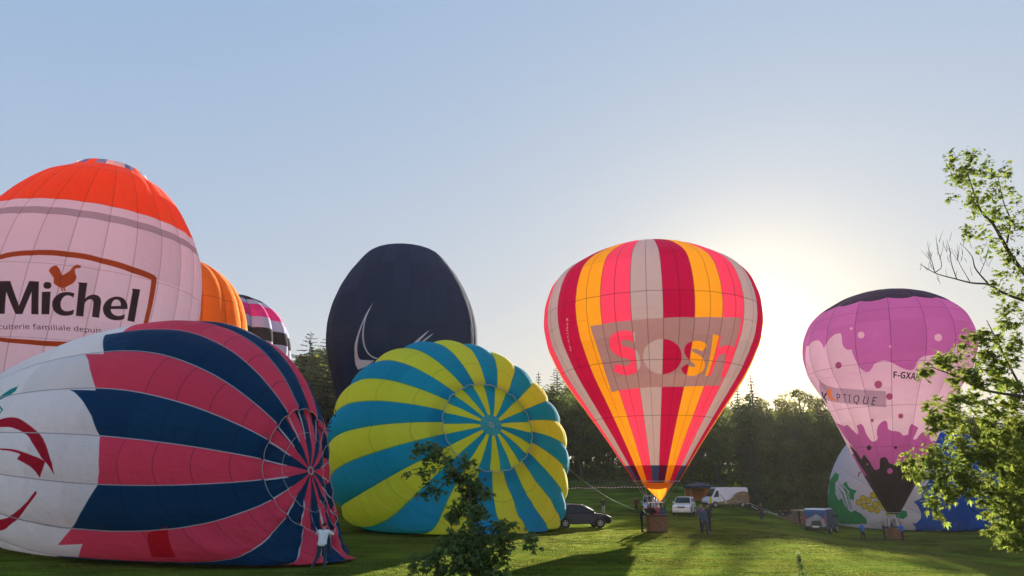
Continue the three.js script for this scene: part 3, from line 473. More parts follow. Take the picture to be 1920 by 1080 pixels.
const KIND = {
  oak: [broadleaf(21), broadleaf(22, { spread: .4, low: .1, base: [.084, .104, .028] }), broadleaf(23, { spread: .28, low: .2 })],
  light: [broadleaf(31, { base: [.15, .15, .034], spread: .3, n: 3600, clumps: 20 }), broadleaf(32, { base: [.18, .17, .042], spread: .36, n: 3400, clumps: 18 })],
  spruce: [conifer(41, { w: .2, base: [.055, .08, .058] }), conifer(42, { w: .15 })],
  cedar: [conifer(51, { w: .26, cedar: true, levels: 30 }), conifer(52, { w: .22, cedar: true, levels: 36 })],
  bush: [broadleaf(61, { spread: .62, low: -.05, n: 2600, size: .07, clumps: 16, base: [.08, .11, .034] }), broadleaf(62, { spread: .7, low: -.05, n: 2600, size: .07, clumps: 16, base: [.075, .1, .03] })],
};
function tree(kind, v, px, topPy, D, name, label, group, wide = 1, cat) {
  const k = KIND[kind][v % KIND[kind].length], p = onGround(px, D), top = at(px, topPy, D).y, h = top - p.y;
  const t = thing(name, label, cat || 'tree', p, (px * .37) % 6.28, group);
  const w = part('trunk', k.wood, BARK, t), c = part('crown', k.crown, kind === 'spruce' || kind === 'cedar' ? NEEDLE : LEAF, t);
  for (const m of [w, c]) m.scale.set(h * wide, h, h * wide);
  return t;
}
const TREES = [
  ['cedar', 0, 561, 618, 118, 'cedar_tree', 'dark cedar with tiered drooping boughs, the left one beside the navy egg-shaped balloon'],
  ['cedar', 1, 603, 612, 124, 'cedar_tree', 'dark cedar touching the left flank of the navy egg-shaped balloon'],
  ['spruce', 1, 1012, 694, 132, 'spruce_tree', 'thin pointed spruce top just right of the blue and yellow balloon'],
  ['cedar', 1, 1048, 684, 128, 'cedar_tree', 'cedar with spiky top touching the left edge of the Sosh balloon'],
  ['oak', 0, 1090, 716, 122, 'broadleaf_tree', 'dark leafy tree between the blue and yellow balloon and the lower Sosh balloon'],
  ['oak', 1, 1150, 742, 126, 'broadleaf_tree', 'dark leafy tree left of the narrow foot of the Sosh balloon'],
  ['spruce', 0, 1425, 690, 134, 'spruce_tree', 'tallest spruce of the wood, its tip right of the Sosh balloon below the sun'],
  ['spruce', 1, 1397, 716, 128, 'spruce_tree', 'spruce against the right edge of the Sosh balloon, beside the tallest spruce'],
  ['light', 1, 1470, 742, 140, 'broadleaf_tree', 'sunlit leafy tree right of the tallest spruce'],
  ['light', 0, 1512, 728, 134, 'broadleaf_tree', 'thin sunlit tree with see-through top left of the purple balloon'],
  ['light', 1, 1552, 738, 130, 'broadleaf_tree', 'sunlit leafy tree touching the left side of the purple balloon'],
  ['oak', 2, 1488, 800, 118, 'broadleaf_tree', 'lower dark tree in front of the sunlit trees'],
  ['spruce', 0, 1349, 826, 104, 'spruce_tree', 'small grey-green spruce behind the white and brown van'],
  ['spruce', 0, 1414, 806, 106, 'spruce_tree', 'wide grey-green spruce behind the right end of the van'],
  ['oak', 1, 1560, 800, 116, 'broadleaf_tree', 'dark tree beside the pointed left end of the green and white balloon'],
  ['oak', 0, 1320, 790, 122, 'broadleaf_tree', 'dark tree behind the white car, its trunk showing right of the scoop'],
];
for (const a of TREES) tree(a[0], a[1], a[2], a[3], a[4], a[5], a[6]);
const BUSHES = [
  [1, 1498, 890, 104, 'light green rounded hedge bush under the sunlit trees', 1], [1, 1456, 894, 106, 'light green bush left of the rounded hedge bush', .8],
  [0, 1120, 878, 114, 'dark bush behind the wooden fence right of the blue and yellow balloon', 1.1], [0, 1185, 884, 116, 'dark bush behind the fence near the foot of the Sosh balloon', 1],
  [0, 1290, 880, 116, 'dark bush behind the white car', 1.1], [0, 1540, 884, 104, 'dark bush left of the green and white balloon', 1],
];
for (const [v, px, py, D, label, w] of BUSHES) tree('bush', v, px, py, D, 'bush', label, undefined, w, 'bush');
{ // the wood behind: one mass of trees
  let woods = 0; const r = rng(77), put = (name, list, lm) => {
    const wood = [], m = new THREE.InstancedMesh(list[0].crown, lm, list[1].length), w = new THREE.InstancedMesh(list[0].wood, BARK, list[1].length);
    list[1].forEach((q, i) => { const M4 = new THREE.Matrix4().compose(q.p, new THREE.Quaternion().setFromAxisAngle(V(0, 1, 0), q.a), V(q.w, q.h, q.w)); m.setMatrixAt(i, M4); w.setMatrixAt(i, M4); });
    const t = thing(name, ['dense mass of dark leafy trees filling the wood behind the field', 'broad dark leafy trees mixed through the wood behind the field', 'paler thin leafy trees mixed through the wood behind the field'][woods++], 'woodland'); t.userData.kind = 'stuff';
    m.name = 'crown'; w.name = 'trunk'; for (const o of [m, w]) { o.castShadow = o.receiveShadow = true; o.userData.kind = 'stuff'; t.add(o); }
  };
  // how high the wood stands against the sky along the picture, by direction
  const line = [[-700, 700], [-300, 660], [100, 700], [420, 690], [540, 672], [580, 640], [640, 640], [700, 690], [900, 720], [1000, 722], [1060, 708], [1130, 722], [1200, 740], [1240, 764], [1290, 776], [1340, 770], [1372, 742], [1430, 728], [1470, 758], [1540, 748], [1600, 735], [1700, 728], [1800, 752], [1880, 772], [1960, 760], [2200, 730], [2700, 700]];
  const topAt = (px) => { for (let k = 1; k < line.length; k++) if (px <= line[k][0]) { const [a, b] = [line[k - 1], line[k]]; return lerp(a[1], b[1], (px - a[0]) / (b[0] - a[0])); } return 720; };
  const sets = [[], [], []];
  for (let row = 0; row < 4; row++) for (let px = -700 + row * 17; px < 2700; px += 46 + 20 * r()) {
    const D = lerp(126, 113, sstep(1330, 1390, px)) + row * 12 + r() * 7, p = onGround(px, D), top = at(px, topAt(px) + r() * 34 + (3 - row) * 5, D).y, h = Math.max(3, top - p.y);
    sets[Math.floor(r() * 3)].push({ p, a: r() * 6.28, h, w: h * (.8 + .4 * r()) });
  }
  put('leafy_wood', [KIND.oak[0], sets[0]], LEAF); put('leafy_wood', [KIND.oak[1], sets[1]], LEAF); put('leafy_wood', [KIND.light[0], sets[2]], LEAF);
  const under = []; for (let px = -700; px < 2700; px += 18 + r() * 14) { const D = lerp(119, 109, sstep(1330, 1390, px)) + r() * 10; const p = onGround(px, D); const h = 2.2 + r() * 2.6; under.push({ p, a: r() * 6.28, h, w: h * 1.2 }); }
  const t = thing('undergrowth', 'dark low shrubs along the edge of the wood', 'undergrowth'); t.userData.kind = 'stuff';
  const m = new THREE.InstancedMesh(KIND.bush[0].crown, LEAF, under.length); under.forEach((q, i) => m.setMatrixAt(i, new THREE.Matrix4().compose(q.p, new THREE.Quaternion().setFromAxisAngle(V(0, 1, 0), q.a), V(q.w, q.h, q.w)))); m.name = 'crown'; m.userData.kind = 'stuff'; t.add(m);
}
// ---------------------------------------------------------------- the grass on the field: short blades, in tufts
{
  const r = rng(91), mk = (seed) => {
    const q = rng(seed), L = new Leaves();
    for (let k = 0; k < 330; k++) { const x = (q() - .5) * 1.15, z = (q() - .5) * 1.15, h = .022 + .035 * q() * fbm(x * 3 + seed, z * 3, 2) * 2, d = V((q() - .5) * .9, 1, (q() - .5) * .9).normalize(); const dry = q() < .22; L.quad(V(x, -.005, z), d, V(q() - .5, .2, q() - .5).normalize(), h, .007 + .006 * q(), tint(q, dry ? [.31, .25, .075] : [.17, .2, .04], .3)); }
    return L.geometry();
  };
  const t = thing('grass', 'short mown grass covering the field', 'grass'); t.userData.kind = 'stuff';
  const spots = [[], [], []];
  for (let z = -21; z > -88; z -= 1) { const half = 1.02 * -z * 960 / 1250; for (let x = -half; x < half; x += 1) if (-z < 52 || r() < .6) spots[Math.floor(r() * 3)].push([x + r() * .5, z + r() * .5]); }
  spots.forEach((s, k) => { const m = new THREE.InstancedMesh(mk(101 + k), LEAF_NEAR, s.length); s.forEach(([x, z], i) => { m.setMatrixAt(i, new THREE.Matrix4().compose(V(x, ground(x, z), z), new THREE.Quaternion().setFromAxisAngle(V(0, 1, 0), r() * 6.28), V(1, .7 + .6 * fbm(x * .4, z * 1.3, 2), 1))); m.setColorAt(i, rgb(...((k) => [k * (1 + .5 * clamp(fbm(x * .21 + 4, z * .5 + 8, 3) - .5, -.2, .4)), k, k * .95])(.55 + .95 * fbm(x * .16, z * .42, 4)))); }); m.name = 'blades'; m.userData.kind = 'stuff'; m.castShadow = m.receiveShadow = true; t.add(m); });
}
// ---------------------------------------------------------------- near trees
function nearTree(t, D, limbs, clusters, { size, base, seed, star, mat = LEAF_NEAR, twig = .006, spreadZ = 1 }) {
  const r = rng(seed), P = (px, py, dz = 0) => at(px, py, D + dz);
  for (const [name, pts, r0, r1] of limbs) part(name, taper(pts.map((q) => P(...q)), r0, r1, 7, pts.length * 4), BARK, t);
  const L = new Leaves(), tw = [], k1 = D / 1330;
  for (const [px, py, rad, n, sz = 1, dz = 0] of clusters) {
    const c = P(px, py, dz), R = rad * k1;
    const hubs = []; for (let k = 0; k < Math.max(2, n / 14); k++) { const d = rdir(r).multiplyScalar(R * (.35 + .7 * Math.cbrt(r()))); d.z *= spreadZ; d.y *= .85; const h = c.clone().add(d); hubs.push([h, d.clone().normalize()]); if (k % 2 === 0) tw.push(taper([c.clone().addScaledVector(d, -.2), c.clone().addScaledVector(d, .5).add(V(0, R * .06, 0)), h], twig, twig * .35, 4, 4)); }
    for (let k = 0; k < n; k++) {
      const [h, hd] = hubs[Math.floor(r() * hubs.length)], o = h.clone().add(rdir(r).multiplyScalar(size * 1.5 * r())), d = rdir(r).add(hd.clone().multiplyScalar(.6)).add(V(0, -.25, 0)).normalize(), n3 = V((r() - .5) * 1.3, .9, (r() - .5) * 1.3).normalize(), s = size * sz * (.5 + .75 * r()), col = tint(r, base, .35);
      star ? L.star(o, d, n3, s, col) : L.quad(o, d, n3, s, s * .5, col);
    }
  }
  part('twigs', merge(tw), BARK, t); const lv = part('leaves', L.geometry(), mat, t); lv.userData.kind = 'stuff'; t.children[t.children.length - 2].userData.kind = 'stuff';
}
{
  const D = 14, foot = onGround(2040, D), t = thing('maple_tree', 'near tree reaching in from the right edge with sunlit leaves over the blue balloon', 'tree');
  const z = (X, Y, dz) => [1690 + X * .3146, 260 + Y * .3146, dz];
  const limbs = [
    ['trunk', [[2062, 1370, 0], [2050, 1100, 0], [2030, 900, 0], [2010, 700, 0], [1985, 600, 0], [1950, 545, 0]], .2, .07],
    ['branch', [[1960, 560, 0], z(731, 800, 0), z(650, 690, -.1), z(600, 600, -.1), z(540, 500, 0), z(480, 440, 0), z(440, 340, .1), z(400, 220, .1), z(390, 150, .1)], .05, .008],
    ['branch', [z(630, 620, 0), z(648, 480, .2), z(610, 380, .3), z(575, 220, .3)], .022, .006],
    ['branch', [[1980, 575, 0], z(731, 965, 0), z(600, 915, 0), z(520, 870, -.1), z(420, 860, -.1), z(320, 835, -.2), z(200, 800, -.2), z(110, 745, -.2)], .035, .005],
    ['branch', [z(520, 868, -.1), z(440, 770, 0), z(420, 700, 0), z(350, 620, .1)], .018, .004], ['branch', [z(330, 836, -.2), z(298, 740, -.2), z(288, 660, -.2), z(270, 600, -.2)], .011, .003],
    ['branch', [z(200, 800, -.2), z(178, 720, -.2), z(162, 690, -.2)], .009, .003], ['branch', [z(205, 795, -.2), z(240, 760, -.1), z(215, 650, -.1), z(206, 575, -.1)], .009, .003],
    ['branch', [z(410, 855, 0), z(345, 740, .1), z(330, 690, .1)], .008, .003], ['branch', [z(470, 800, 0), z(510, 700, .1), z(520, 640, .1)], .008, .003],
    ['branch', [[2012, 740, 0], [1950, 745, 0], [1880, 738, 0], [1835, 728, 0], [1790, 705, 0], [1745, 688, 0]], .045, .007],
    ['branch', [[2025, 840, 0], [1950, 850, .2], [1870, 850, .2], [1800, 868, .1], [1735, 880, .1]], .05, .007],
    ['branch', [[2035, 920, 0], [1960, 945, 0], [1890, 948, 0], [1830, 925, 0], [1780, 918, 0]], .04, .007],
    ['branch', [[2030, 880, .4], [1960, 800, .5], [1900, 700, .5], [1870, 640, .4], [1850, 600, .4]], .04, .007],
    ['branch', [[1990, 960, 0], [1930, 985, 0], [1895, 1000, 0]], .02, .006],
  ];
  { // fine bare twigs on the leafless lower branch
    const q = rng(15), P = (a) => at(a[0], a[1], D + a[2]);
    for (const [a, b] of [[z(200, 800, -.2), z(520, 868, 0)], [z(298, 740, -.2), z(270, 600, -.2)], [z(240, 760, -.1), z(206, 575, -.1)], [z(440, 770, 0), z(350, 620, .1)], [z(345, 740, .1), z(330, 690, .1)], [z(178, 720, -.2), z(162, 690, -.2)], [z(470, 800, 0), z(520, 640, .1)], [z(110, 745, -.2), z(200, 800, -.2)]])
      for (let k = 0; k < 7; k++) { const o = a.map((v, i) => lerp(v, b[i], q())), l = 10 + 22 * q(), dx = (q() - .55) * l, dy = -l * (.5 + .5 * q()); limbs.push(['twig', [o, [o[0] + dx * .5, o[1] + dy * .55, o[2] + .05], [o[0] + dx * .8 + (q() - .5) * 5, o[1] + dy, o[2] + .1 * (q() - .5)]], .005, .0018]); }
  }
  const C = [];
  for (const [x, y, R, n] of [[330, 110, 55, 60], [430, 90, 40, 40], [310, 160, 50, 50], [400, 150, 45, 40], [470, 180, 50, 55], [320, 215, 50, 45], [410, 215, 40, 35], [560, 230, 60, 60], [590, 180, 30, 25], [480, 230, 45, 40], [350, 290, 50, 45], [310, 350, 30, 24], [400, 350, 45, 40], [470, 320, 55, 45], [560, 310, 55, 50], [640, 320, 40, 30], [420, 420, 40, 30], [520, 400, 60, 50], [620, 400, 50, 45], [690, 440, 50, 45], [560, 480, 60, 50], [500, 470, 40, 30], [660, 520, 60, 50], [430, 540, 45, 45], [500, 540, 30, 24], [580, 560, 50, 40], [700, 580, 55, 45], [620, 640, 50, 30], [560, 620, 30, 20], [700, 690, 60, 40], [620, 740, 35, 24], [690, 800, 70, 45], [600, 840, 50, 28], [560, 790, 30, 14], [640, 900, 50, 30], [720, 900, 50, 40], [600, 990, 30, 20], [700, 1010, 60, 40], [620, 1070, 40, 24], [720, 1070, 60, 40], [440, 650, 25, 8], [500, 720, 25, 8], [540, 850, 20, 8], [570, 900, 25, 10]]) { const q = z(x, y); C.push([q[0], q[1], R * .3146, Math.round(n * 1.15), .78, (x * .37 % 1 - .5) * .7]); }
  const low = [[1888, 600, 26, 60], [1868, 630, 24, 60], [1905, 640, 26, 70], [1840, 650, 24, 80], [1815, 640, 18, 50], [1790, 668, 20, 60], [1760, 680, 18, 55], [1735, 690, 14, 40], [1800, 690, 24, 70], [1835, 690, 26, 80], [1870, 670, 24, 70], [1900, 690, 26, 80], [1820, 715, 26, 70], [1860, 712, 26, 80], [1895, 735, 26, 80], [1780, 755, 16, 45], [1748, 770, 15, 45], [1765, 785, 18, 50], [1800, 765, 24, 70], [1835, 755, 26, 70], [1740, 800, 14, 40], [1790, 800, 22, 60], [1825, 790, 22, 60], [1865, 775, 28, 120], [1905, 775, 28, 120],
    [1840, 820, 24, 80], [1880, 815, 30, 190], [1915, 820, 30, 200], [1870, 855, 30, 180], [1905, 865, 32, 210], [1885, 895, 32, 200], [1915, 915, 32, 200], [1895, 940, 30, 160], [1915, 965, 28, 130],
    [1710, 862, 12, 40], [1722, 885, 18, 65], [1745, 870, 18, 65], [1765, 845, 20, 70], [1795, 835, 22, 75], [1820, 850, 22, 80], [1845, 855, 22, 80], [1775, 880, 24, 85], [1805, 880, 22, 75], [1835, 890, 22, 80], [1745, 905, 16, 50], [1770, 915, 18, 60], [1758, 940, 14, 45], [1755, 958, 9, 22], [1795, 915, 18, 55], [1825, 920, 20, 65], [1850, 925, 20, 65], [1870, 945, 22, 70], [1838, 950, 14, 40], [1880, 975, 20, 60], [1900, 1000, 18, 55], [1878, 1005, 14, 40], [1915, 990, 20, 55], [1880, 1020, 8, 16]];
  for (const [x, y, R, n] of low) C.push([x, y, R, Math.round(n * 1.4), 1, (hash(x, y) - .5) * (x > 1850 ? 1.6 : .8) + (x > 1850 ? .3 : 0)]);
  nearTree(t, D, limbs, C, { size: .115, base: [.17, .21, .035], seed: 5, star: true, spreadZ: 1.6, twig: .006 });
}
{
  const D = 11, t = thing('oak_sapling', 'small dark oak sapling in front of the blue and yellow balloon', 'tree'), z = (X, Y, dz = 0) => [740 + X * .2406, 820 + Y * .2406, dz];
  const foot = onGround(893, D), f = toPx(foot);
  const limbs = [
    ['trunk', [[f[0], f[1] + 4, 0], [893, 1090, 0], [886, 1000, 0], [882, 940, 0], [876, 900, 0], z(520, 330), z(470, 250), z(400, 180), z(320, 90)], .035, .006],
    ['branch', [z(430, 240), z(340, 190), z(240, 130), z(130, 110)], .01, .003], ['branch', [z(440, 290), z(370, 380), z(290, 430), z(220, 430)], .009, .003], ['branch', [z(400, 230), z(280, 260), z(180, 280), z(80, 292)], .007, .002],
    ['branch', [z(480, 260), z(540, 200), z(600, 190)], .008, .003], ['branch', [z(570, 520), z(500, 570), z(430, 600)], .01, .003], ['branch', [z(580, 480), z(680, 450), z(740, 430)], .009, .003],
    ['branch', [z(590, 760), z(700, 700), z(860, 690)], .012, .003], ['branch', [z(600, 900), z(440, 900), z(260, 920), z(160, 1020)], .014, .003], ['branch', [z(610, 900), z(800, 850), z(940, 830), z(1060, 812)], .012, .003],
  ];
  const C = []; for (const [x, y, R, n] of [[350, 130, 60, 60], [270, 170, 35, 24], [300, 80, 35, 26], [160, 112, 36, 24], [215, 128, 30, 16], [400, 190, 50, 40], [250, 240, 34, 20], [190, 278, 24, 14], [85, 293, 12, 7], [260, 350, 20, 12], [240, 420, 34, 24], [330, 395, 34, 24], [300, 440, 24, 12], [430, 260, 56, 44], [470, 330, 50, 44], [560, 200, 46, 34], [595, 190, 24, 14], [400, 330, 28, 16], [540, 330, 40, 30], [570, 370, 72, 70], [620, 420, 66, 60], [560, 470, 50, 40], [700, 440, 46, 34], [735, 430, 24, 14], [640, 510, 80, 80], [470, 570, 56, 44], [430, 590, 30, 20], [700, 590, 56, 46], [600, 620, 80, 80], [540, 560, 50, 40], [590, 700, 66, 56], [760, 690, 46, 36], [850, 690, 40, 28], [880, 745, 56, 44], [820, 740, 50, 34],
    [480, 800, 80, 80], [600, 800, 110, 120], [740, 800, 90, 100], [810, 860, 60, 60], [390, 860, 56, 50], [290, 910, 50, 44], [220, 955, 40, 34], [165, 1020, 40, 30], [130, 1010, 20, 10], [440, 920, 100, 110], [580, 940, 120, 140], [720, 940, 100, 110], [800, 1010, 50, 44], [380, 1030, 60, 60], [520, 1040, 90, 90], [660, 1040, 90, 90], [770, 1070, 70, 60], [350, 1070, 40, 34], [870, 930, 24, 12], [1050, 815, 44, 36], [1010, 805, 24, 10], [1090, 800, 18, 8], [560, 870, 90, 90], [680, 870, 90, 90], [600, 1120, 120, 120], [450, 1120, 80, 60], [740, 1130, 80, 60]]) { const q = z(x, y); C.push([q[0], q[1], R * .2406, Math.round(n * 1.1), .9, (hash(x, y) - .5) * .6]); }
  nearTree(t, D, limbs, C, { size: .1, base: [.15, .205, .075], seed: 8, star: true, spreadZ: 1.5, twig: .004 });
}
{
  const D = 21, t = thing('tall_weed', 'soft green weed with pale tip rising at the bottom edge right of centre', 'plant'), g = onGround(1492, D);
  const f = toPx(g), L = new Leaves(), r = rng(4); const top = at(1496, 1036, D);
  part('stem', [taper([g, g.clone().lerp(top, .5).add(V(.01, 0, 0)), top], .012, .004, 5, 8), taper([g, g.clone().lerp(top, .45).add(V(-.06, 0, 0)), top.clone().add(V(-.1, -.16, 0))], .01, .003, 5, 8), taper([g, g.clone().lerp(top, .4).add(V(.08, 0, 0)), top.clone().add(V(.12, -.22, .05))], .01, .003, 5, 8)], std(.08, .12, .03), t);
  for (let k = 0; k < 420; k++) { const h = Math.sqrt(r()), p = g.clone().lerp(top, h * .93).add(V((r() - .5) * .5 * (1.15 - h), 0, (r() - .5) * .4 * (1.1 - h))); L.quad(p, rdir(r).add(V(0, .3, 0)).normalize(), V(r() - .5, 1, r() - .5).normalize(), .07 + .06 * r(), .03, tint(r, [.08, .12, .035])); }
  part('leaves', L.geometry(), LEAF_NEAR, t).userData.kind = 'stuff';
  const B = new Leaves(); for (let k = 0; k < 60; k++) B.quad(top.clone().add(rdir(r).multiplyScalar(.05)), rdir(r), V(0, 1, 0), .03, .02, [.22, .26, .12]); part('flower_head', B.geometry(), LEAF_NEAR, t);
}

// ---------------------------------------------------------------- people
function nets(f, lo, hi, h) { // smooth skin where f = 0 (negative inside)
  const n = [0, 1, 2].map((k) => Math.ceil((hi.getComponent(k) - lo.getComponent(k)) / h) + 1), [nx, ny, nz] = n, val = new Float32Array(nx * ny * nz), id = new Int32Array(nx * ny * nz).fill(-1), pos = [], ix = [];
  const I = (i, j, k) => i + nx * (j + ny * k);
  for (let k = 0; k < nz; k++) for (let j = 0; j < ny; j++) for (let i = 0; i < nx; i++) val[I(i, j, k)] = f(lo.x + i * h, lo.y + j * h, lo.z + k * h);
  for (let k = 0; k < nz - 1; k++) for (let j = 0; j < ny - 1; j++) for (let i = 0; i < nx - 1; i++) {
    let cnt = 0, x = 0, y = 0, z = 0, neg = 0;
    for (let c = 0; c < 8; c++) if (val[I(i + (c & 1), j + (c >> 1 & 1), k + (c >> 2))] < 0) neg++;
    if (!neg || neg === 8) continue;
    for (let c = 0; c < 8; c++) for (const b of [1, 2, 4]) if (!(c & b)) {
      const e = c | b, va = val[I(i + (c & 1), j + (c >> 1 & 1), k + (c >> 2))], vb = val[I(i + (e & 1), j + (e >> 1 & 1), k + (e >> 2))];
      if ((va < 0) !== (vb < 0)) { const t = va / (va - vb); x += (c & 1) + (b === 1 ? t : 0); y += (c >> 1 & 1) + (b === 2 ? t : 0); z += (c >> 2) + (b === 4 ? t : 0); cnt++; }
    }
    id[I(i, j, k)] = pos.length / 3; pos.push(lo.x + (i + x / cnt) * h, lo.y + (j + y / cnt) * h, lo.z + (k + z / cnt) * h);
  }
  const quad = (a, b, c, d, flip) => { if (a < 0 || b < 0 || c < 0 || d < 0) return; flip ? ix.push(a, c, b, a, d, c) : ix.push(a, b, c, a, c, d); };
  for (let k = 1; k < nz - 1; k++) for (let j = 1; j < ny - 1; j++) for (let i = 1; i < nx - 1; i++) {
    const s = val[I(i, j, k)] < 0;
    if (s !== val[I(i + 1, j, k)] < 0) quad(id[I(i, j - 1, k - 1)], id[I(i, j, k - 1)], id[I(i, j, k)], id[I(i, j - 1, k)], !s);
    if (s !== val[I(i, j + 1, k)] < 0) quad(id[I(i - 1, j, k - 1)], id[I(i - 1, j, k)], id[I(i, j, k)], id[I(i, j, k - 1)], !s);
    if (s !== val[I(i, j, k + 1)] < 0) quad(id[I(i - 1, j - 1, k)], id[I(i, j - 1, k)], id[I(i, j, k)], id[I(i - 1, j, k)], !s);
  }
  return geo(pos, null, new Array(pos.length / 3 * 2).fill(0), ix);
}
const smin = (a, b, k) => { const h = Math.max(k - Math.abs(a - b), 0) / k; return Math.min(a, b) - h * h * k * .25; };
function cap(a, b, ra, rb) { const bx_ = b[0] - a[0], by = b[1] - a[1], bz = b[2] - a[2], l2 = bx_ * bx_ + by * by + bz * bz || 1e-9; return (x, y, z) => { const px = x - a[0], py = y - a[1], pz = z - a[2], t = clamp((px * bx_ + py * by + pz * bz) / l2, 0, 1), dx = px - bx_ * t, dy = py - by * t, dz = pz - bz * t; return Math.sqrt(dx * dx + dy * dy + dz * dz) - lerp(ra, rb, t); }; }
function ell(c, r) { return (x, y, z) => { const a = (x - c[0]) / r[0], b = (y - c[1]) / r[1], d = (z - c[2]) / r[2], k = Math.sqrt(a * a + b * b + d * d); return (k - 1) * Math.min(r[0], r[1], r[2]); }; }
const union = (list, k) => (x, y, z) => { let d = 1e9; for (const f of list) d = smin(d, f(x, y, z), k); return d; };
const handGeo = (() => { // a relaxed hand hanging down from the wrist (0,0,0), palm towards -x
  const L = [cap([0, 0, 0], [0, -.045, 0], .024, .026), cap([0, -.045, .018], [0, -.085, .022], .02, .018), cap([0, -.045, -.012], [0, -.085, -.018], .02, .016)];
  for (const [z, l] of [[.03, .068], [.011, .076], [-.009, .07], [-.027, .055]]) { L.push(cap([0, -.085, z * .9], [-.008, -.085 - l * .5, z], .009, .0085), cap([-.008, -.085 - l * .5, z], [-.03, -.085 - l, z], .0085, .007)); }
  L.push(cap([0, -.03, .025], [-.018, -.06, .05], .012, .01), cap([-.018, -.06, .05], [-.03, -.088, .054], .01, .008));
  return nets(union(L, .008), V(-.07, -.19, -.07), V(.05, .05, .08), .0055);
})();
const headGeo = (() => { // a head on its neck: chin down, face to +z, centre at the ears
  const L = [ell([0, .03, -.012], [.077, .1, .096]), ell([0, -.045, .022], [.056, .068, .068]), cap([0, -.085, -.02], [0, -.16, -.025], .052, .058), cap([0, .012, .086], [0, -.022, .106], .009, .014), ell([0, .03, .078], [.045, .012, .016]), ell([0, -.058, .084], [.024, .009, .012]), ell([0, -.096, .068], [.024, .02, .022]), ell([.079, -.005, -.01], [.012, .032, .02]), ell([-.079, -.005, -.01], [.012, .032, .02])];
  return nets(union(L, .022), V(-.12, -.2, -.14), V(.12, .15, .14), .0095);
})();
const hairGeo = (long) => nets((x, y, z) => { const d = union([ell([0, .042, -.02], [.084, .1, .1]), ...(long ? [cap([0, .02, -.06], [0, -.12, -.07], .075, .06)] : [])], .03)(x, y, z); return Math.max(d, (z - .045) * .8 - (y - .055) * .9, -y - (long ? .2 : .06)); }, V(-.13, -.24, -.17), V(.13, .18, .14), .011);
const HAIR = [hairGeo(false), hairGeo(true)];
const capGeo = (() => merge([new THREE.SphereGeometry(.094, 18, 10, 0, 6.2832, 0, 1.5).scale(.95, .95, 1.12).translate(0, .035, -.012), new THREE.CylinderGeometry(.085, .085, .012, 16, 1, false, -1.1, 2.2).translate(0, .045, .06)]))();
const SKIN = [std(.42, .25, .17, .6), std(.34, .19, .12, .6)], EYE_M = std(.03, .025, .02, .3), SHOE = std(.03, .03, .032, .7);
const cl = (r, g, b) => std(r, g, b, .9);
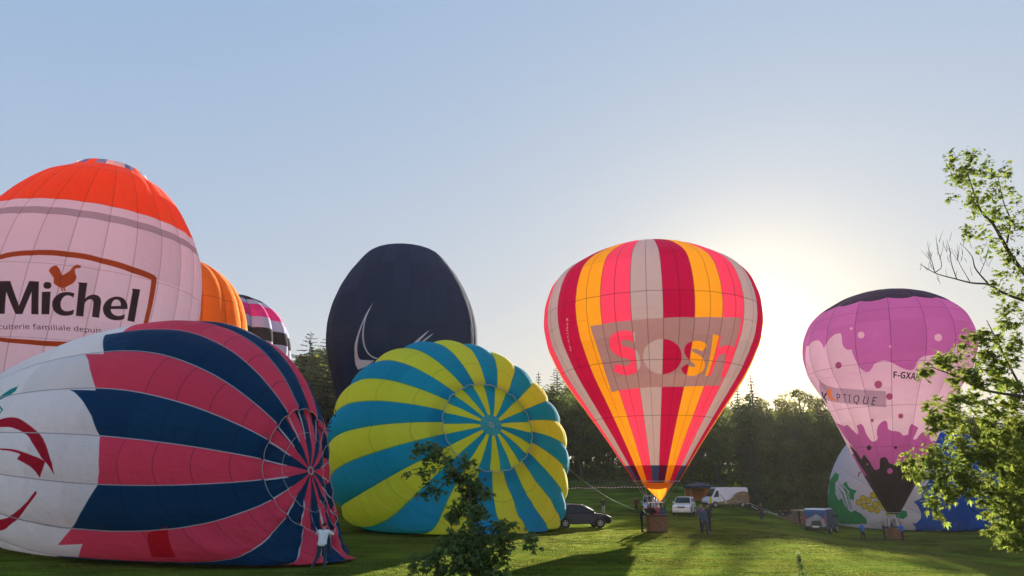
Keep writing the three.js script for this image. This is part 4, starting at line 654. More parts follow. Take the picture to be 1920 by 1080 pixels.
/* pose: joints in metres for a figure 1.75 m tall that faces +z; el/wr elbows and wrists, kn/an knees and ankles, left (+x) first */
function person(label, pos, turn, o) {
  const t = thing('person', label, 'person', pos, turn, o.group), s = o.scale || 1, bend = o.bend || 0;
  const sp = (y, x = 0, z = 0) => { const dy = y - .93; return [x, .93 + dy * Math.cos(bend) - z * Math.sin(bend), dy * Math.sin(bend) + z * Math.cos(bend)]; };
  const P = { hip: [[.09, .91, 0], [-.09, .91, 0]], kn: o.kn || [[.1, .49, .02], [-.1, .49, .02]], an: o.an || [[.1, .085, 0], [-.1, .085, 0]], sh: [sp(1.42, .175), sp(1.42, -.175)], el: o.el || [[.24, 1.14, -.02], [-.24, 1.14, -.02]], wr: o.wr || [[.25, .89, .06], [-.25, .89, .06]] };
  const torso = (e) => [cap(sp(.95, .06), sp(.95, -.06), .112 + e, .112 + e), cap(sp(1.0, .05), sp(1.33, .085), .1 + e, .105 + e), cap(sp(1.0, -.05), sp(1.33, -.085), .1 + e, .105 + e), cap(sp(1.40, .15), sp(1.40, -.15), .062 + e, .062 + e), cap(sp(1.4), sp(1.49), .075 + e * .7, .05 + e * .4)];
  const arms = (e, full) => [0, 1].flatMap((k) => [cap(P.sh[k], P.el[k], .054 + e, .042 + e), ...(full ? [cap(P.el[k], P.wr[k], .042 + e, .028 + e)] : [])]);
  const legs = (e) => [0, 1].flatMap((k) => [cap(P.hip[k], P.kn[k], .088 + e, .058 + e), cap(P.kn[k], P.an[k], .056 + e, .04 + e)]);
  const xs = [...P.wr, ...P.el, ...P.an, ...P.kn, ...P.sh], lim = (c, g) => g(...xs.map((q) => q[c]));
  const lo = V(lim(0, Math.min) - .16, 0, lim(2, Math.min) - .24), hi = V(lim(0, Math.max) + .16, lim(1, Math.max) + .2, lim(2, Math.max) + .26), h = .021;
  const hp = sp(1.63, 0, .01);
  const place = (g) => { const q = g.clone(); q.rotateX(bend * .55 + (o.nod || 0)); q.rotateY(o.look || 0); return q.translate(...hp); };
  const hands = [0, 1].map((k) => { const d = V(...P.wr[k]).sub(V(...P.el[k])).normalize(), g = handGeo.clone(); if (k) g.scale(-1, 1, 1); if (k) { const a = g.index.array; for (let i = 0; i < a.length; i += 3) { const q = a[i]; a[i] = a[i + 1]; a[i + 1] = q; } g.computeVertexNormals(); } g.applyQuaternion(new THREE.Quaternion().setFromUnitVectors(V(0, -1, 0), d)); return g.translate(...P.wr[k]); });
  const skin = SKIN[o.skin || 0];
  part('body', [nets(union([...torso(-.012), ...arms(-.006, true), ...legs(-.012)], .035), lo, hi, h), place(headGeo), ...hands], skin, t);
  for (const x of [.03, -.03]) part('eye', place(new THREE.SphereGeometry(.011, 8, 6).translate(x, .012, .079)), EYE_M, t);
  if (o.cap) part('cap', place(capGeo), o.cap, t); else part('hair', place(HAIR[o.long ? 1 : 0]), o.hair || std(.03, .02, .015, .8), t);
  const low = o.coat ?? .86, T = union([...torso(.016), ...(o.coat ? [cap([.06, low + .05, 0], [-.06, low + .05, 0], .125, .125)] : [cap([.05, .92, 0], [-.05, .92, 0], .118, .118)]), ...arms(.013, !o.short)], .04), cut = o.short ? (x, y, z) => Math.max(T(x, y, z), low - y) : (x, y, z) => Math.max(T(x, y, z), low - y);
  const neck = (f) => { const c = sp(1.5); return (x, y, z) => Math.max(f(x, y, z), y - c[1] - .01 - Math.max(0, Math.hypot(x, z - c[2]) - .09) * 4); };
  part(o.short ? 'shirt' : 'jacket', nets(neck(cut), lo, hi, h), o.top, t);
  const hem = o.shorts ? .5 : .07;
  part(o.shorts ? 'shorts' : 'trousers', nets((x, y, z) => Math.max(union([...legs(.016), cap([.05, .95, 0], [-.05, .95, 0], .112, .112)], .03)(x, y, z), hem - y, y - .96), lo, hi, h), o.legs, t);
  for (let k = 0; k < 2; k++) { const a = P.an[k]; part('shoe', nets(union([cap([a[0], Math.max(.05, a[1] - .035), a[2] - .04], [a[0] + (k ? -.012 : .012), Math.max(.042, a[1] - .045), a[2] + .13], .045, .036), cap([a[0], a[1] + .01, a[2]], [a[0], a[1] - .03, a[2]], .046, .046)], .03), V(a[0] - .1, a[1] - .13, a[2] - .12), V(a[0] + .1, a[1] + .1, a[2] + .22), .017), SHOE, t); }
  if (s !== 1) t.scale.setScalar(s);
  return t;
}
const gp = (px, D) => onGround(px, D);
const black = cl(.02, .02, .022), navy = cl(.025, .035, .07), jean = cl(.022, .034, .065), khaki = cl(.2, .17, .12), blueJ = cl(.02, .14, .5), white = cl(.72, .73, .76), purpleC = cl(.1, .06, .22), greyC = cl(.13, .13, .14);
const raise = { el: [[.3, 1.3, .2], [-.3, 1.3, .2]], wr: [[.22, 1.36, .42], [-.22, 1.36, .42]] };
const walk = { kn: [[.1, .5, .16], [-.1, .48, -.05]], an: [[.1, .1, .2], [-.1, .14, -.3]], el: [[.25, 1.15, -.12], [-.25, 1.15, .08]], wr: [[.25, .93, -.05], [-.24, .93, .2]] };
const apart = { kn: [[.2, .48, .03], [-.2, .48, .03]], an: [[.28, .085, 0], [-.28, .085, 0]] };
const camera1 = { el: [[.24, 1.2, .12], [-.24, 1.2, .12]], wr: [[.08, 1.45, .22], [-.08, 1.45, .22]] };
person('person in a white T-shirt pushing with both arms against the red and navy striped balloon', gp(612, 29.6), Math.PI - .1, { top: white, legs: cl(.03, .045, .07), short: true, bend: .2, kn: [[.16, .47, .02], [-.15, .49, .05]], an: [[.3, .085, -.12], [-.16, .085, -.02]], el: [[.33, 1.3, .25], [-.33, 1.3, .22]], wr: [[.3, 1.33, .52], [-.3, 1.33, .5]], nod: .2 });
person('person in a black jacket and pale trousers photographing behind the dark blue car', gp(1130, 80), Math.PI * .95, { ...camera1, top: black, legs: cl(.3, .29, .27) });
person('person in dark red and black clothes standing left of the silver car', gp(1191, 82), .2, { top: cl(.12, .03, .03), legs: black });
person('person in a black jacket leaning on the left side of the wicker basket', gp(1200, 51.2), 1.35, { top: black, legs: black, bend: .18, el: [[.25, 1.2, .22], [-.25, 1.2, .22]], wr: [[.18, 1.16, .46], [-.18, 1.16, .46]] });
const bk = SH.sosh.pos, inB = (x, z) => V(bk.x + x, .13, bk.z + z);
person('person in a dark jacket standing at the left in the wicker basket', inB(-.48, .05), .3, { ...camera1, top: cl(.05, .03, .03), legs: black });
person('person in a red and white top in the middle of the wicker basket', inB(-.05, -.1), -.4, { el: [[.25, 1.2, .1], [-.25, 1.25, .1]], wr: [[.2, 1.25, .32], [-.18, 1.6, .1]], top: cl(.35, .1, .12), legs: black });
person('person in a grey blue jacket at the right in the wicker basket', inB(.36, .05), .6, { top: cl(.08, .1, .15), legs: black, scale: 1.02 });
person('person in a blue shirt and jeans walking towards the camera right of the wicker basket', gp(1315, 48.2), .12, { ...walk, top: cl(.045, .075, .12), legs: jean, skin: 1 });
person('person in a purple jacket just behind the walking person in jeans', gp(1311, 54), -.2, { top: purpleC, legs: black, hair: cl(.2, .17, .13) });
person('person in black with a rucksack behind the right shoulder of the walking person in jeans', gp(1323, 52.5), .4, { top: black, legs: black, scale: 1.03 });
person('person in a yellow safety vest by the driver door of the van', gp(1330, 87), .8, { top: cl(.5, .55, .03), legs: navy });
person('person in dark clothes standing alone on the grass right of the van', gp(1422, 77), -.4, { top: cl(.06, .05, .06), legs: jean, skin: 1 });
person('person in black standing by the rope line at the hedge, the left of a pair', gp(1457, 98), .3, { top: black, legs: black });
person('person in black standing by the rope line at the hedge, the right of a pair', gp(1468, 98.5), -.3, { top: black, legs: greyC });
person('person in black standing in front of the brown trailer', gp(1492, 77), 1.2, { top: black, legs: black });
person('person with a violet hood behind the mountain-print van', gp(1507, 86), -.8, { top: purpleC, legs: navy, cap: purpleC });
person('person in a bright blue jacket striding on the grass right of the mountain-print van', gp(1605, 74.5), .5, { ...apart, top: blueJ, legs: black, el: [[.27, 1.17, .05], [-.27, 1.17, .05]], wr: [[.2, 1.0, .18], [-.2, 1.0, .18]] });
person('person in a bright blue jacket holding the right side of the dark basket', gp(1678, 74.6), -1.5, { top: blueJ, legs: black, el: [[.25, 1.2, .2], [-.25, 1.2, .2]], wr: [[.18, 1.15, .42], [-.18, 1.15, .42]], hair: cl(.25, .08, .05) });
const pk = SH.purple.pos;
person('person in a dark blue jacket standing left of the dark basket under the purple balloon', gp(1645, 75.2), .9, { top: navy, legs: black, el: [[.25, 1.2, .18], [-.28, 1.2, .1]], wr: [[.2, 1.22, .4], [-.25, 1.0, .25]] });
person('person inside the dark basket reaching up to the burner', V(pk.x - .35, purpFoot + .13, pk.z + .1), .4, { top: cl(.04, .05, .12), legs: black, el: [[.26, 1.6, .05], [-.26, 1.2, .12]], wr: [[.2, 1.86, .08], [-.2, 1.25, .35]], skin: 1 });

// ---------------------------------------------------------------- vehicles: length along x (front at +x), left side at -z
const TYRE = std(.02, .02, .021, .85), RIM = std(.5, .51, .53, .35, { metalness: .7 }), GLASS = phys(.012, .018, .022, .08, { specularIntensity: .7 }), LAMP = phys(.75, .77, .8, .15, { clearcoat: 1 }), TAIL = std(.45, .02, .02, .3), TRIM = std(.025, .025, .027, .6), PLATE = std(.75, .75, .7, .5);
const poly = (pts) => { const s = new THREE.Shape(); pts.forEach((p, i) => i ? s.lineTo(p[0], p[1]) : s.moveTo(p[0], p[1])); return s; };
function slab(pts, w, bev = .04, z = 0) { return new THREE.ExtrudeGeometry(poly(pts), { depth: w - 2 * bev, bevelEnabled: bev > 0, bevelSize: bev, bevelThickness: bev, bevelSegments: 3, bevelOffset: -bev, curveSegments: 4 }).translate(0, 0, z - w / 2 + bev); }
function tumble(g, y0, y1, k) { const p = g.attributes.position; for (let i = 0; i < p.count; i++) { const t = clamp((p.getY(i) - y0) / (y1 - y0), 0, 1); p.setZ(i, p.getZ(i) * (1 - k * t)); } g.computeVertexNormals(); return g; }
function wheel(t, x, z, r, w = .22) {
  const g = group('wheel', t); g.position.set(x, r, z);
  const pts = [[r * .62, -w / 2], [r * .9, -w / 2], [r, -w / 2 + .04], [r, w / 2 - .04], [r * .9, w / 2], [r * .62, w / 2]].map((q) => new THREE.Vector2(q[0], q[1]));
  part('tyre', new THREE.LatheGeometry(pts, 24).rotateX(Math.PI / 2), TYRE, g);
  const sp = []; for (let k = 0; k < 5; k++) sp.push(bx(r * .16, r * .56, .03, 0, r * .3, Math.sign(z) * w * .38).rotateZ(k * 1.2566));
  part('rim', [new THREE.TorusGeometry(r * .61, .025, 6, 22).translate(0, 0, Math.sign(z) * w * .4), new THREE.CylinderGeometry(r * .14, r * .14, .05, 12).rotateX(Math.PI / 2).translate(0, 0, Math.sign(z) * w * .4), new THREE.CylinderGeometry(r * .6, r * .6, .02, 20).rotateX(Math.PI / 2).translate(0, 0, Math.sign(z) * w * .1), ...sp], RIM, g);
}
function car(name, label, pos, turn, o, group_) {
  const t = thing(name, label, 'car', pos, turn, group_), { L, W, H, paint: pm } = o, f = L / 2, belt = o.belt, hood = o.hood;
  const low = [[-f + .06, .38], [-f, .62], [-f + .03, belt - .05], [-f + .12, belt], [o.a0, belt], [o.a0 + .05, hood + .03], [f - .35, hood - .06], [f - .08, hood - .2], [f, .62], [f - .03, .4], [f - .12, .3], [-f + .15, .3]];
  part('body', tumble(slab(low, W, .07), .3, belt + .1, .03), pm, t);
  const cab = [[-f + .1, belt - .04], [-f + .26, H - .14], [-f + .45, H - .03], [o.r0, H], [o.r1, H - .06], [o.a0 + .02, belt - .04]];
  part('cabin', tumble(slab(cab, W - .06, .06), belt, H, .17), pm, t);
  const yb = belt + .04, yt = H - .16, wins = o.windows;
  for (const s of [-1, 1]) for (const q of wins) part('side_window', tumble(slab(q.map(([x, k]) => [x, lerp(yb, yt, k)]), .012, 0, s * (W / 2 - .026)), belt, H, .17), GLASS, t);
  const face = (x0, y0, x1, y1, w0, w1, off) => { const n = V(y1 - y0, -(x1 - x0), 0).normalize().multiplyScalar(off); return geo([x0 + n.x, y0 + n.y, -w0 / 2, x0 + n.x, y0 + n.y, w0 / 2, x1 + n.x, y1 + n.y, w1 / 2, x1 + n.x, y1 + n.y, -w1 / 2], null, [0, 0, 1, 0, 1, 1, 0, 1], [0, 1, 2, 0, 2, 3]); };
  part('windscreen', face(o.a0 + .02, belt + .03, o.r1 + .01, H - .1, W - .24, W * .8 - .12, .068), GLASS, t);
  part('rear_window', face(-f + .265, H - .17, -f + .115, belt + .06, W * .8 - .14, W - .3, .065), GLASS, t);
  const wx = o.wheels, r = o.r;
  for (const x of wx) for (const s of [-1, 1]) { part('wheel_arch', new THREE.TorusGeometry(r + .045, .04, 6, 20, Math.PI).translate(x, r, s * (W / 2 - .012)), o.trim || TRIM, t); wheel(t, x, s * (W / 2 - .07), r); part('wheel_well', new THREE.CylinderGeometry(r + .04, r + .04, .03, 22).rotateX(Math.PI / 2).translate(x, r + .02, s * (W / 2 - .012)), TYRE, t).scale.z = 1; }
  for (const s of [-1, 1]) {
    part('headlight', bx(.16, .15, .36, f - .1, hood - .27, s * (W / 2 - .24), .05), LAMP, t);
    part('tail_light', bx(.1, .3, .16, -f + .08, belt - .18, s * (W / 2 - .12), .03), TAIL, t);
    const m = part('mirror', bx(.12, .15, .2, o.a0 - .22, belt + .1, s * (W / 2 + .07), .04), pm, t);
    for (const x of o.handles || []) part('door_handle', bx(.16, .03, .03, x, belt - .12, s * (W / 2 - .005), .01), o.trim || TRIM, t);
    for (const x of o.doors || []) part('door_seam', bx(.012, belt - .45, .008, x, (belt + .45) / 2, s * (W / 2 - .004)), TRIM, t);
    part('sill', bx(wx[1] - wx[0] - r * 2 - .1, .1, .04, (wx[0] + wx[1]) / 2, .32, s * (W / 2 - .02), .015), TRIM, t);
  }
  part('bumper', bx(.16, .26, W - .1, f - .05, .48, 0, .06), o.bumper || TRIM, t); part('bumper', bx(.16, .26, W - .1, -f + .05, .48, 0, .06), o.bumper || TRIM, t);
  part('grille', [0, 1, 2, 3].map((k) => bx(.05, .022, W * .42, f - .005, hood - .34 + k * .045, 0)), TRIM, t);
  part('number_plate', bx(.02, .11, .5, f + .035, .5, 0, .005), PLATE, t); part('number_plate', bx(.02, .11, .5, -f - .035, .55, 0, .005), PLATE, t);
  if (o.rails) for (const s of [-1, 1]) part('roof_rail', [bar(V(-f + .6, H + .05, s * W * .36), V(o.r0, H + .05, s * W * .36), .02), bar(V(-f + .6, H + .05, s * W * .36), V(-f + .6, H - .04, s * W * .36), .018), bar(V(o.r0, H + .05, s * W * .36), V(o.r0, H - .04, s * W * .36), .018)], TRIM, t);
  return t;
}
const coat = (r, g, b, o = {}) => phys(r, g, b, .35, { clearcoat: .45, clearcoatRoughness: .06, metalness: 0, specularIntensity: .4, ...o });
car('parked_car', 'dark blue car with its nose out from behind the blue and yellow balloon', gp(1085, 56.4), .14, { L: 4.5, W: 1.85, H: 1.72, belt: 1.08, hood: 1.02, a0: 1.05, r0: -.6, r1: .18, r: .35, wheels: [-1.32, 1.38], handles: [.05, -.95], doors: [.75, -.3, -1.2], windows: [[[-.22, .02], [.88, .02], [.24, .95], [-.22, 1]], [[-1.2, .02], [-.3, .02], [-.3, 1], [-1.2, .98]], [[-1.9, .1], [-1.28, .04], [-1.28, .96], [-1.75, .85]]], paint: coat(.004, .007, .028), bumper: coat(.004, .007, .028) });
car('parked_car', 'white off-road car facing the camera between the Sosh balloon foot and the van', gp(1280, 79), -1.95, { L: 4.6, W: 1.9, H: 1.88, belt: 1.2, hood: 1.14, a0: .95, r0: -.9, r1: .38, r: .38, wheels: [-1.35, 1.4], handles: [.05, -.9], doors: [.75, -.25, -1.2], rails: true, windows: [[[-.18, .02], [.8, .02], [.42, .95], [-.18, 1]], [[-1.15, .02], [-.26, .02], [-.26, 1], [-1.15, 1]], [[-2, .05], [-1.23, .02], [-1.23, 1], [-1.9, .95]]], paint: coat(.7, .71, .72, { metalness: 0 }), bumper: coat(.62, .63, .64, { metalness: 0 }) });
car('parked_car', 'silver blue off-road car partly hidden behind the wicker basket and its passengers', gp(1218, 81), -1.75, { L: 4.5, W: 1.85, H: 1.9, belt: 1.18, hood: 1.1, a0: .9, r0: -.8, r1: .35, r: .38, wheels: [-1.35, 1.38], handles: [.05], doors: [.7, -.3], rails: true, windows: [[[-.22, .02], [.76, .02], [.38, .95], [-.22, 1]], [[-1.2, .02], [-.3, .02], [-.3, 1], [-1.2, 1]]], paint: coat(.32, .36, .42) });
function van(label, pos, turn, o) {
  const t = thing('van', label, 'van', pos, turn), { L, W, H } = o, f = L / 2;
  const side = [[-f, .5], [-f + .02, H - .22], [-f + .12, H - .05], [-f + .3, H], [f - 1.55, H], [f - 1.3, H - .06], [f - .62, 1.32], [f - .12, 1.08], [f, .82], [f - .02, .45], [f - .2, .32], [-f + .15, .32]];
  const map = canvasTex(1024, 512, (c, w, h) => { c.scale(w / 100, h / 50); o.wrap(c); }); const m = new THREE.MeshPhysicalMaterial({ map, roughness: .35, clearcoat: .8, clearcoatRoughness: .1 });
  const g = tumble(slab(side, W, .08), 1.1, H, .09), p = g.attributes.position, uv = g.attributes.uv; for (let i = 0; i < p.count; i++) uv.setXY(i, (p.getX(i) + f) / L, p.getY(i) / H);
  part('body', g, m, t);
  for (const s of [-1, 1]) {
    const win = tumble(slab([[f - 1.5, 1.3], [f - .78, 1.26], [f - 1.22, H - .42], [f - 1.5, H - .4]], .014, 0, s * (W / 2 + .002)), 1.1, H, .09); part('door_window', win, GLASS, t);
    if (o.sideWindows) for (const [a, b] of o.sideWindows) part('side_window', tumble(slab([[a, 1.25], [b, 1.25], [b, H - .45], [a, H - .45]], .014, 0, s * (W / 2 + .002)), 1.1, H, .09), GLASS, t);
    part('headlight', bx(.2, .2, .3, f - .14, .9, s * (W / 2 - .22), .06), LAMP, t); part('tail_light', bx(.06, .6, .14, -f - .005, 1.15, s * (W / 2 - .12), .02), TAIL, t);
    part('mirror', bx(.12, .3, .2, f - .9, 1.4, s * (W / 2 + .12), .05), TRIM, t); part('door_seam', bx(.012, 1.2, .008, f - 1.6, 1.1, s * (W / 2 + .001)), TRIM, t); part('sill', bx(L * .5, .12, .04, 0, .36, s * (W / 2 - .01), .015), TRIM, t);
    for (const x of [-f + .95, f - .95]) { part('wheel_well', new THREE.CylinderGeometry(.4, .4, .03, 22).rotateX(Math.PI / 2).translate(x, .36, s * (W / 2 - .012)), TYRE, t); wheel(t, x, s * (W / 2 - .07), .34); }
  }
  const nx = .82, ny = .57, ws = geo([f - .66, 1.3, -W / 2 + .16, f - .66, 1.3, W / 2 - .16, f - 1.25, H - .2, W / 2 - .24, f - 1.25, H - .2, -W / 2 + .24].map((v, i) => v + [nx * .1, ny * .1, 0][i % 3]), null, [0, 0, 1, 0, 1, 1, 0, 1], [0, 1, 2, 0, 2, 3]); part('windscreen', ws, GLASS, t);
  if (o.rear) { part('rear_window', bx(.012, .55, W * .34, -f - .012, H - .62, W * .2, .004), GLASS, t); part('rear_window', bx(.012, .55, W * .34, -f - .012, H - .62, -W * .2, .004), GLASS, t); part('door_seam', bx(.012, H - .7, .012, -f - .006, H / 2 + .1, 0), TRIM, t); part('number_plate', bx(.02, .12, .52, -f - .03, .62, 0, .005), PLATE, t); }
  part('bumper', bx(.2, .28, W - .06, f - .06, .5, 0, .07), TRIM, t); part('bumper', bx(.2, .26, W - .06, -f + .04, .5, 0, .06), TRIM, t);
  return t;
}
van('white van with brown landscape print and dark bird mark parked by the spruces', gp(1357, 92), Math.PI + .16, { L: 5.5, W: 2, H: 2.45, wrap: (c) => {
  c.fillStyle = '#d9dbe6'; c.fillRect(0, 0, 100, 50);
  c.fillStyle = '#7d6a52'; c.beginPath(); c.moveTo(0, 12); c.lineTo(8, 10); c.quadraticCurveTo(28, 9, 36, 20); c.quadraticCurveTo(42, 30, 62, 34); c.lineTo(100, 40); c.lineTo(100, 50); c.lineTo(0, 50); c.fill();
  const r = rng(3); for (let k = 0; k < 60; k++) { c.fillStyle = ['#97825f', '#65543e', '#a8946f', '#5a4d3c'][k % 4]; c.globalAlpha = .5; c.fillRect(r() * 34 - 2, 14 + r() * 34, 6 + r() * 16, .8 + r() * 1.6); } c.globalAlpha = 1;
  c.fillStyle = '#4b4440'; c.fillRect(0, 42, 100, 8);
  c.fillStyle = '#23253f'; c.beginPath(); c.moveTo(73, 15); c.lineTo(66, 23); c.lineTo(60, 33); c.lineTo(56, 35); c.lineTo(62, 27); c.lineTo(68, 19); c.fill(); c.fillStyle = '#c9c4bb'; c.beginPath(); c.arc(57, 36.5, 2.6, 0, 7); c.fill();
} });
van('small dark green van with a white mountain printed on its back', gp(1532, 74.5), .92, { L: 3.9, W: 1.85, H: 2.05, rear: false, wrap: (c) => {
  c.fillStyle = '#24352f'; c.fillRect(0, 0, 100, 50); c.fillStyle = '#dfe3e6'; c.fillRect(0, 0, 100, 2.2);
  c.fillStyle = '#174a86'; c.fillRect(0, 2.2, 14, 22); c.fillStyle = '#24352f'; c.beginPath(); c.moveTo(0, 24); c.lineTo(9, 18); c.lineTo(16, 11); c.lineTo(21, 16); c.lineTo(30, 26); c.lineTo(30, 36); c.lineTo(0, 36); c.fill(); c.fillStyle = '#24352f'; c.beginPath(); c.moveTo(16, 12); c.lineTo(20, 22); c.lineTo(14, 30); c.lineTo(24, 34); c.lineTo(27, 25); c.fill();
} });
{ // the mountain picture on the back doors of the small van, printed on a thin sheet
  const t = scene.children[scene.children.length - 1], m = new THREE.MeshStandardMaterial({ roughness: .4, map: canvasTex(256, 256, (c) => { c.fillStyle = '#174a86'; c.fillRect(0, 0, 256, 256); c.fillStyle = '#8f97a3'; c.beginPath(); c.moveTo(0, 140); c.lineTo(60, 110); c.lineTo(150, 40); c.lineTo(190, 70); c.lineTo(256, 150); c.lineTo(256, 256); c.lineTo(0, 256); c.fill(); c.fillStyle = '#7f8a9c'; c.beginPath(); c.moveTo(150, 60); c.lineTo(180, 130); c.lineTo(120, 170); c.lineTo(200, 190); c.lineTo(230, 140); c.fill(); c.fillStyle = '#2c3238'; c.beginPath(); c.moveTo(60, 240); c.lineTo(90, 160); c.lineTo(190, 150); c.lineTo(215, 240); c.fill(); }) });
  part('number_plate', bx(.02, .12, .52, -2.03, .6, 0, .005), PLATE, t);
  part('rear_print', bx(.006, 1.2, 1.62, -1.956, 1.2, 0), m, t); t.scale.setScalar(1.18);
}
{
  const t = thing('trailer', 'brown box trailer with a pale roof standing left of the mountain-print van', 'trailer', gp(1497, 82), .3), b = std(.16, .1, .07, .7), pale = std(.4, .36, .3, .6);
  for (let k = 0; k < 7; k++) part('plank', bx(1.5, .19, .04, 0, .55 + k * .2, .72, .01), b, t); for (let k = 0; k < 7; k++) part('plank', bx(.04, .19, 1.4, -.74, .55 + k * .2, 0, .01), b, t);
  part('box', bx(1.44, 1.4, 1.38, 0, 1.15, 0), b, t); part('roof', bx(1.66, .09, 1.6, 0, 1.9, 0, .03), pale, t); for (const s of [-1, 1]) wheel(t, 0, s * .8, .28, .18); part('drawbar', [bar(V(.75, .4, .3), V(1.7, .4, 0), .035), bar(V(.75, .4, -.3), V(1.7, .4, 0), .035)], TRIM, t);
}
{
  const t = thing('market_tent', 'dark blue canopy with orange walls between the white car and the van', 'tent', gp(1309, 96), .1), can = std(.01, .016, .04, .8, { side: THREE.DoubleSide }), or = phys(.5, .16, .03, 1, { transmission: .4, thickness: 0, side: THREE.DoubleSide });
  for (const x of [-1.5, 1.5]) for (const z of [-1.2, 1.2]) part('pole', bar(V(x, 0, z), V(x, 2.05, z), .03), M.steel, t);
  part('canopy', geo([-1.65, 2.05, -1.35, 1.65, 2.05, -1.35, 1.65, 2.05, 1.35, -1.65, 2.05, 1.35, 0, 2.55, 0], null, [0, 0, 1, 0, 1, 1, 0, 1, .5, .5], [0, 4, 1, 1, 4, 2, 2, 4, 3, 3, 4, 0]), can, t);
  for (const z of [-1.35, 1.35]) part('valance', bx(3.3, .3, .02, 0, 1.9, z), can, t); for (const x of [-1.65, 1.65]) part('valance', bx(.02, .3, 2.7, x, 1.9, 0), can, t);
  part('side_wall', bx(1.1, 1.75, .02, .9, .88, 1.2), or, t); part('side_wall', bx(3, 1.75, .02, 0, .88, -1.2), or, t);
}
{
  const t = thing('crate', 'low brown wooden crate with a dark bundle on it by the rope line', 'crate', gp(1467, 86), .2), b = std(.18, .12, .08, .85);
  for (let k = 0; k < 4; k++) for (const z of [-.4, .4]) part('board', bx(1.3, .17, .03, 0, .12 + k * .19, z, .008), b, t); for (let k = 0; k < 4; k++) for (const x of [-.64, .64]) part('board', bx(.03, .17, .77, x, .12 + k * .19, 0, .008), b, t);
  part('lid', bx(1.34, .03, .86, 0, .82, 0, .01), b, t);
  const q = thing('bundle', 'dark cloth bundle lying on the low brown crate', 'bundle', gp(1467, 86).add(V(0, .835, 0)), .2); part('cloth', nets(union([cap([-.3, .1, 0], [.25, .12, .05], .1, .13), ell([.3, .16, 0], [.15, .14, .16])], .08), V(-.6, -.02, -.3), V(.6, .4, .3), .03), M.dark, q);
}
// ---------------------------------------------------------------- fence, barrier tape, rope lines
{
  const D = 106, t = thing('fence', 'grey wooden post and rail fence along the far edge of the field', 'fence'), w = std(.09, .075, .06, .9), A = gp(850, D), B = gp(1390, D + 3), n = 26; let prev = null;
  for (let k = 0; k <= n; k++) {
    const p = A.clone().lerp(B, k / n); p.y = ground(p.x, p.z); part('post', bx(.13, 1.25, .13, p.x, p.y + .6, p.z, .02), w, t);
    if (prev) for (const h of [.45, 1.02]) { const a = prev.clone().add(V(.04, h, .09)), b = p.clone().add(V(-.04, h, .09)); part('rail', bar(a, b, .05, 6), w, t); } prev = p;
  }
}
{
  const t = thing('barrier_tape', 'red and white barrier tape strung low before the fence', 'tape'), A = gp(1040, 103), B = gp(1212, 104.5), wm = std(.75, .74, .72, .6, { side: THREE.DoubleSide }), rm = std(.55, .06, .04, .6, { side: THREE.DoubleSide });
  const q = (s) => { const p = A.clone().lerp(B, s); return V(p.x, ground(p.x, p.z) + .62 - .09 * Math.sin(((s * 4) % 1) * Math.PI), p.z); }, pw = [], pr = [];
  for (let k = 0; k < 56; k++) { const a = q(k / 56), b = q((k + .96) / 56); (k % 2 ? pr : pw).push(geo([a.x, a.y, a.z, b.x, b.y, b.z, b.x, b.y + .1, b.z, a.x, a.y + .1, a.z], null, [0, 0, 1, 0, 1, 1, 0, 1], [0, 1, 2, 0, 2, 3])); }
  part('white_stripe', pw, wm, t); part('red_stripe', pr, rm, t); for (let k = 0; k <= 4; k++) { const p = q(k / 4); part('stake', bar(V(p.x, p.y - .64, p.z - .03), V(p.x, p.y + .14, p.z - .03), .02), M.dark, t); }
}
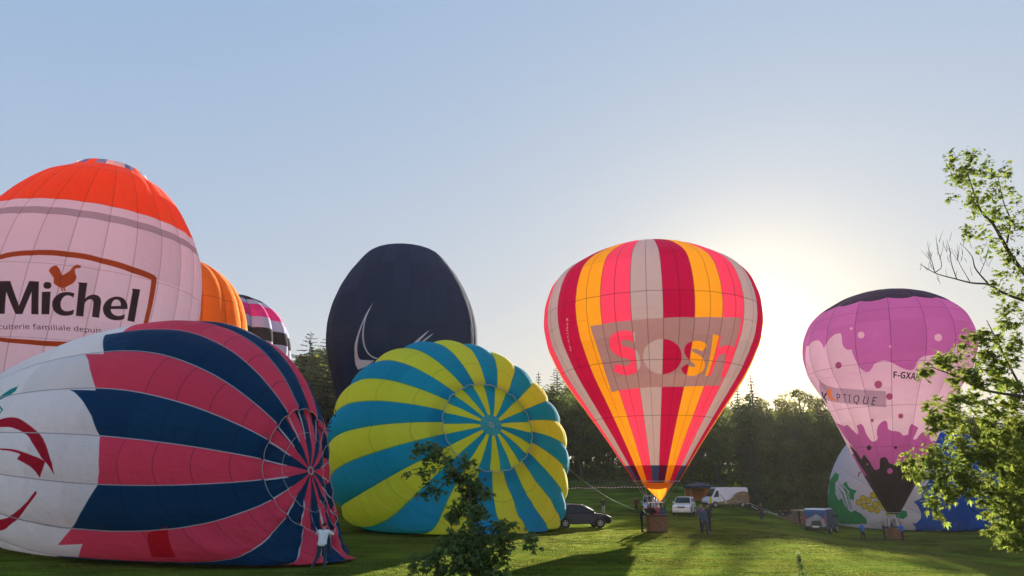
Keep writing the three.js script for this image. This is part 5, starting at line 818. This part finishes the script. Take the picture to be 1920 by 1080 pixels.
function ropeLine(label, a, b, n, h, sag, flags) {
  const t = thing('rope_line', label, 'rope'), pt = (s) => { const p = a.clone().lerp(b, s); p.y = ground(p.x, p.z) + h - sag * Math.sin(((s * n) % 1) * Math.PI); return p; };
  for (let k = 0; k <= n; k++) { const p = pt(Math.min(k / n, .99999)); part('stake', bar(V(p.x, ground(p.x, p.z) - .05, p.z - .04), V(p.x, ground(p.x, p.z) + h + .08, p.z - .04), .025), M.dark, t); }
  const pts = []; for (let k = 0; k <= n * 6; k++) pts.push(pt(Math.min(k / (n * 6), .99999))); part('rope', tube(pts, .022, n * 12, 5), std(.5, .6, .56, .8), t);
  if (flags) for (let k = 0; k < flags; k++) { const p = pt((k + .5) / flags); part('flag', geo([p.x - .07, p.y, p.z, p.x + .07, p.y, p.z, p.x, p.y - .2, p.z + .01], null, [0, 0, 1, 0, .5, 1], [0, 2, 1]), flagM, t); }
}
const flagM = std(.6, .58, .55, .8, { side: THREE.DoubleSide });
ropeLine('white rope line low across the grass from the van to the green and white balloon', gp(1376, 90), gp(1552, 88), 6, .95, .06, 0);
ropeLine('string of small pale flags in front of the hedge right of the van', gp(1405, 100), gp(1552, 97), 5, 1.15, .1, 40);
{
  const t = thing('crown_rope', 'thin pale line from the blue and yellow balloon down to the grass', 'rope'), a = at(1052, 868, 50), b = gp(1196, 76).add(V(0, .5, 0));
  const pts = []; for (let k = 0; k <= 12; k++) { const p = a.clone().lerp(b, k / 12); p.y -= .5 * Math.sin(k / 12 * Math.PI); pts.push(p); } part('rope', tube(pts, .012, 40, 5), M.rope, t);
  const q = gp(1196, 76); part('peg', bar(q.clone().add(V(0, -.1, 0)), q.clone().add(V(0, .55, 0)), .03), M.dark, t);
}
{
  const t = thing('park_bench', 'dark wooden bench under the trees behind the fence right of the blue and yellow balloon', 'bench', gp(1165, 110), .15), w = std(.06, .045, .03, .8);
  for (let k = 0; k < 4; k++) part('slat', bx(1.8, .04, .1, 0, .46, -.18 + k * .12, .01), w, t); for (let k = 0; k < 3; k++) part('slat', bx(1.8, .1, .035, 0, .62 + k * .14, -.27 - k * .03, .01), w, t);
  for (const x of [-.75, .75]) { part('leg', [bx(.07, .46, .07, x, .22, .18, .01), bx(.07, .98, .07, x, .48, -.24, .01), bx(.07, .06, .5, x, .42, -.02, .01)], w, t); }
}
scene.fog = new THREE.FogExp2(0xf6efe2, .00024);
renderer.render(scene, camera);
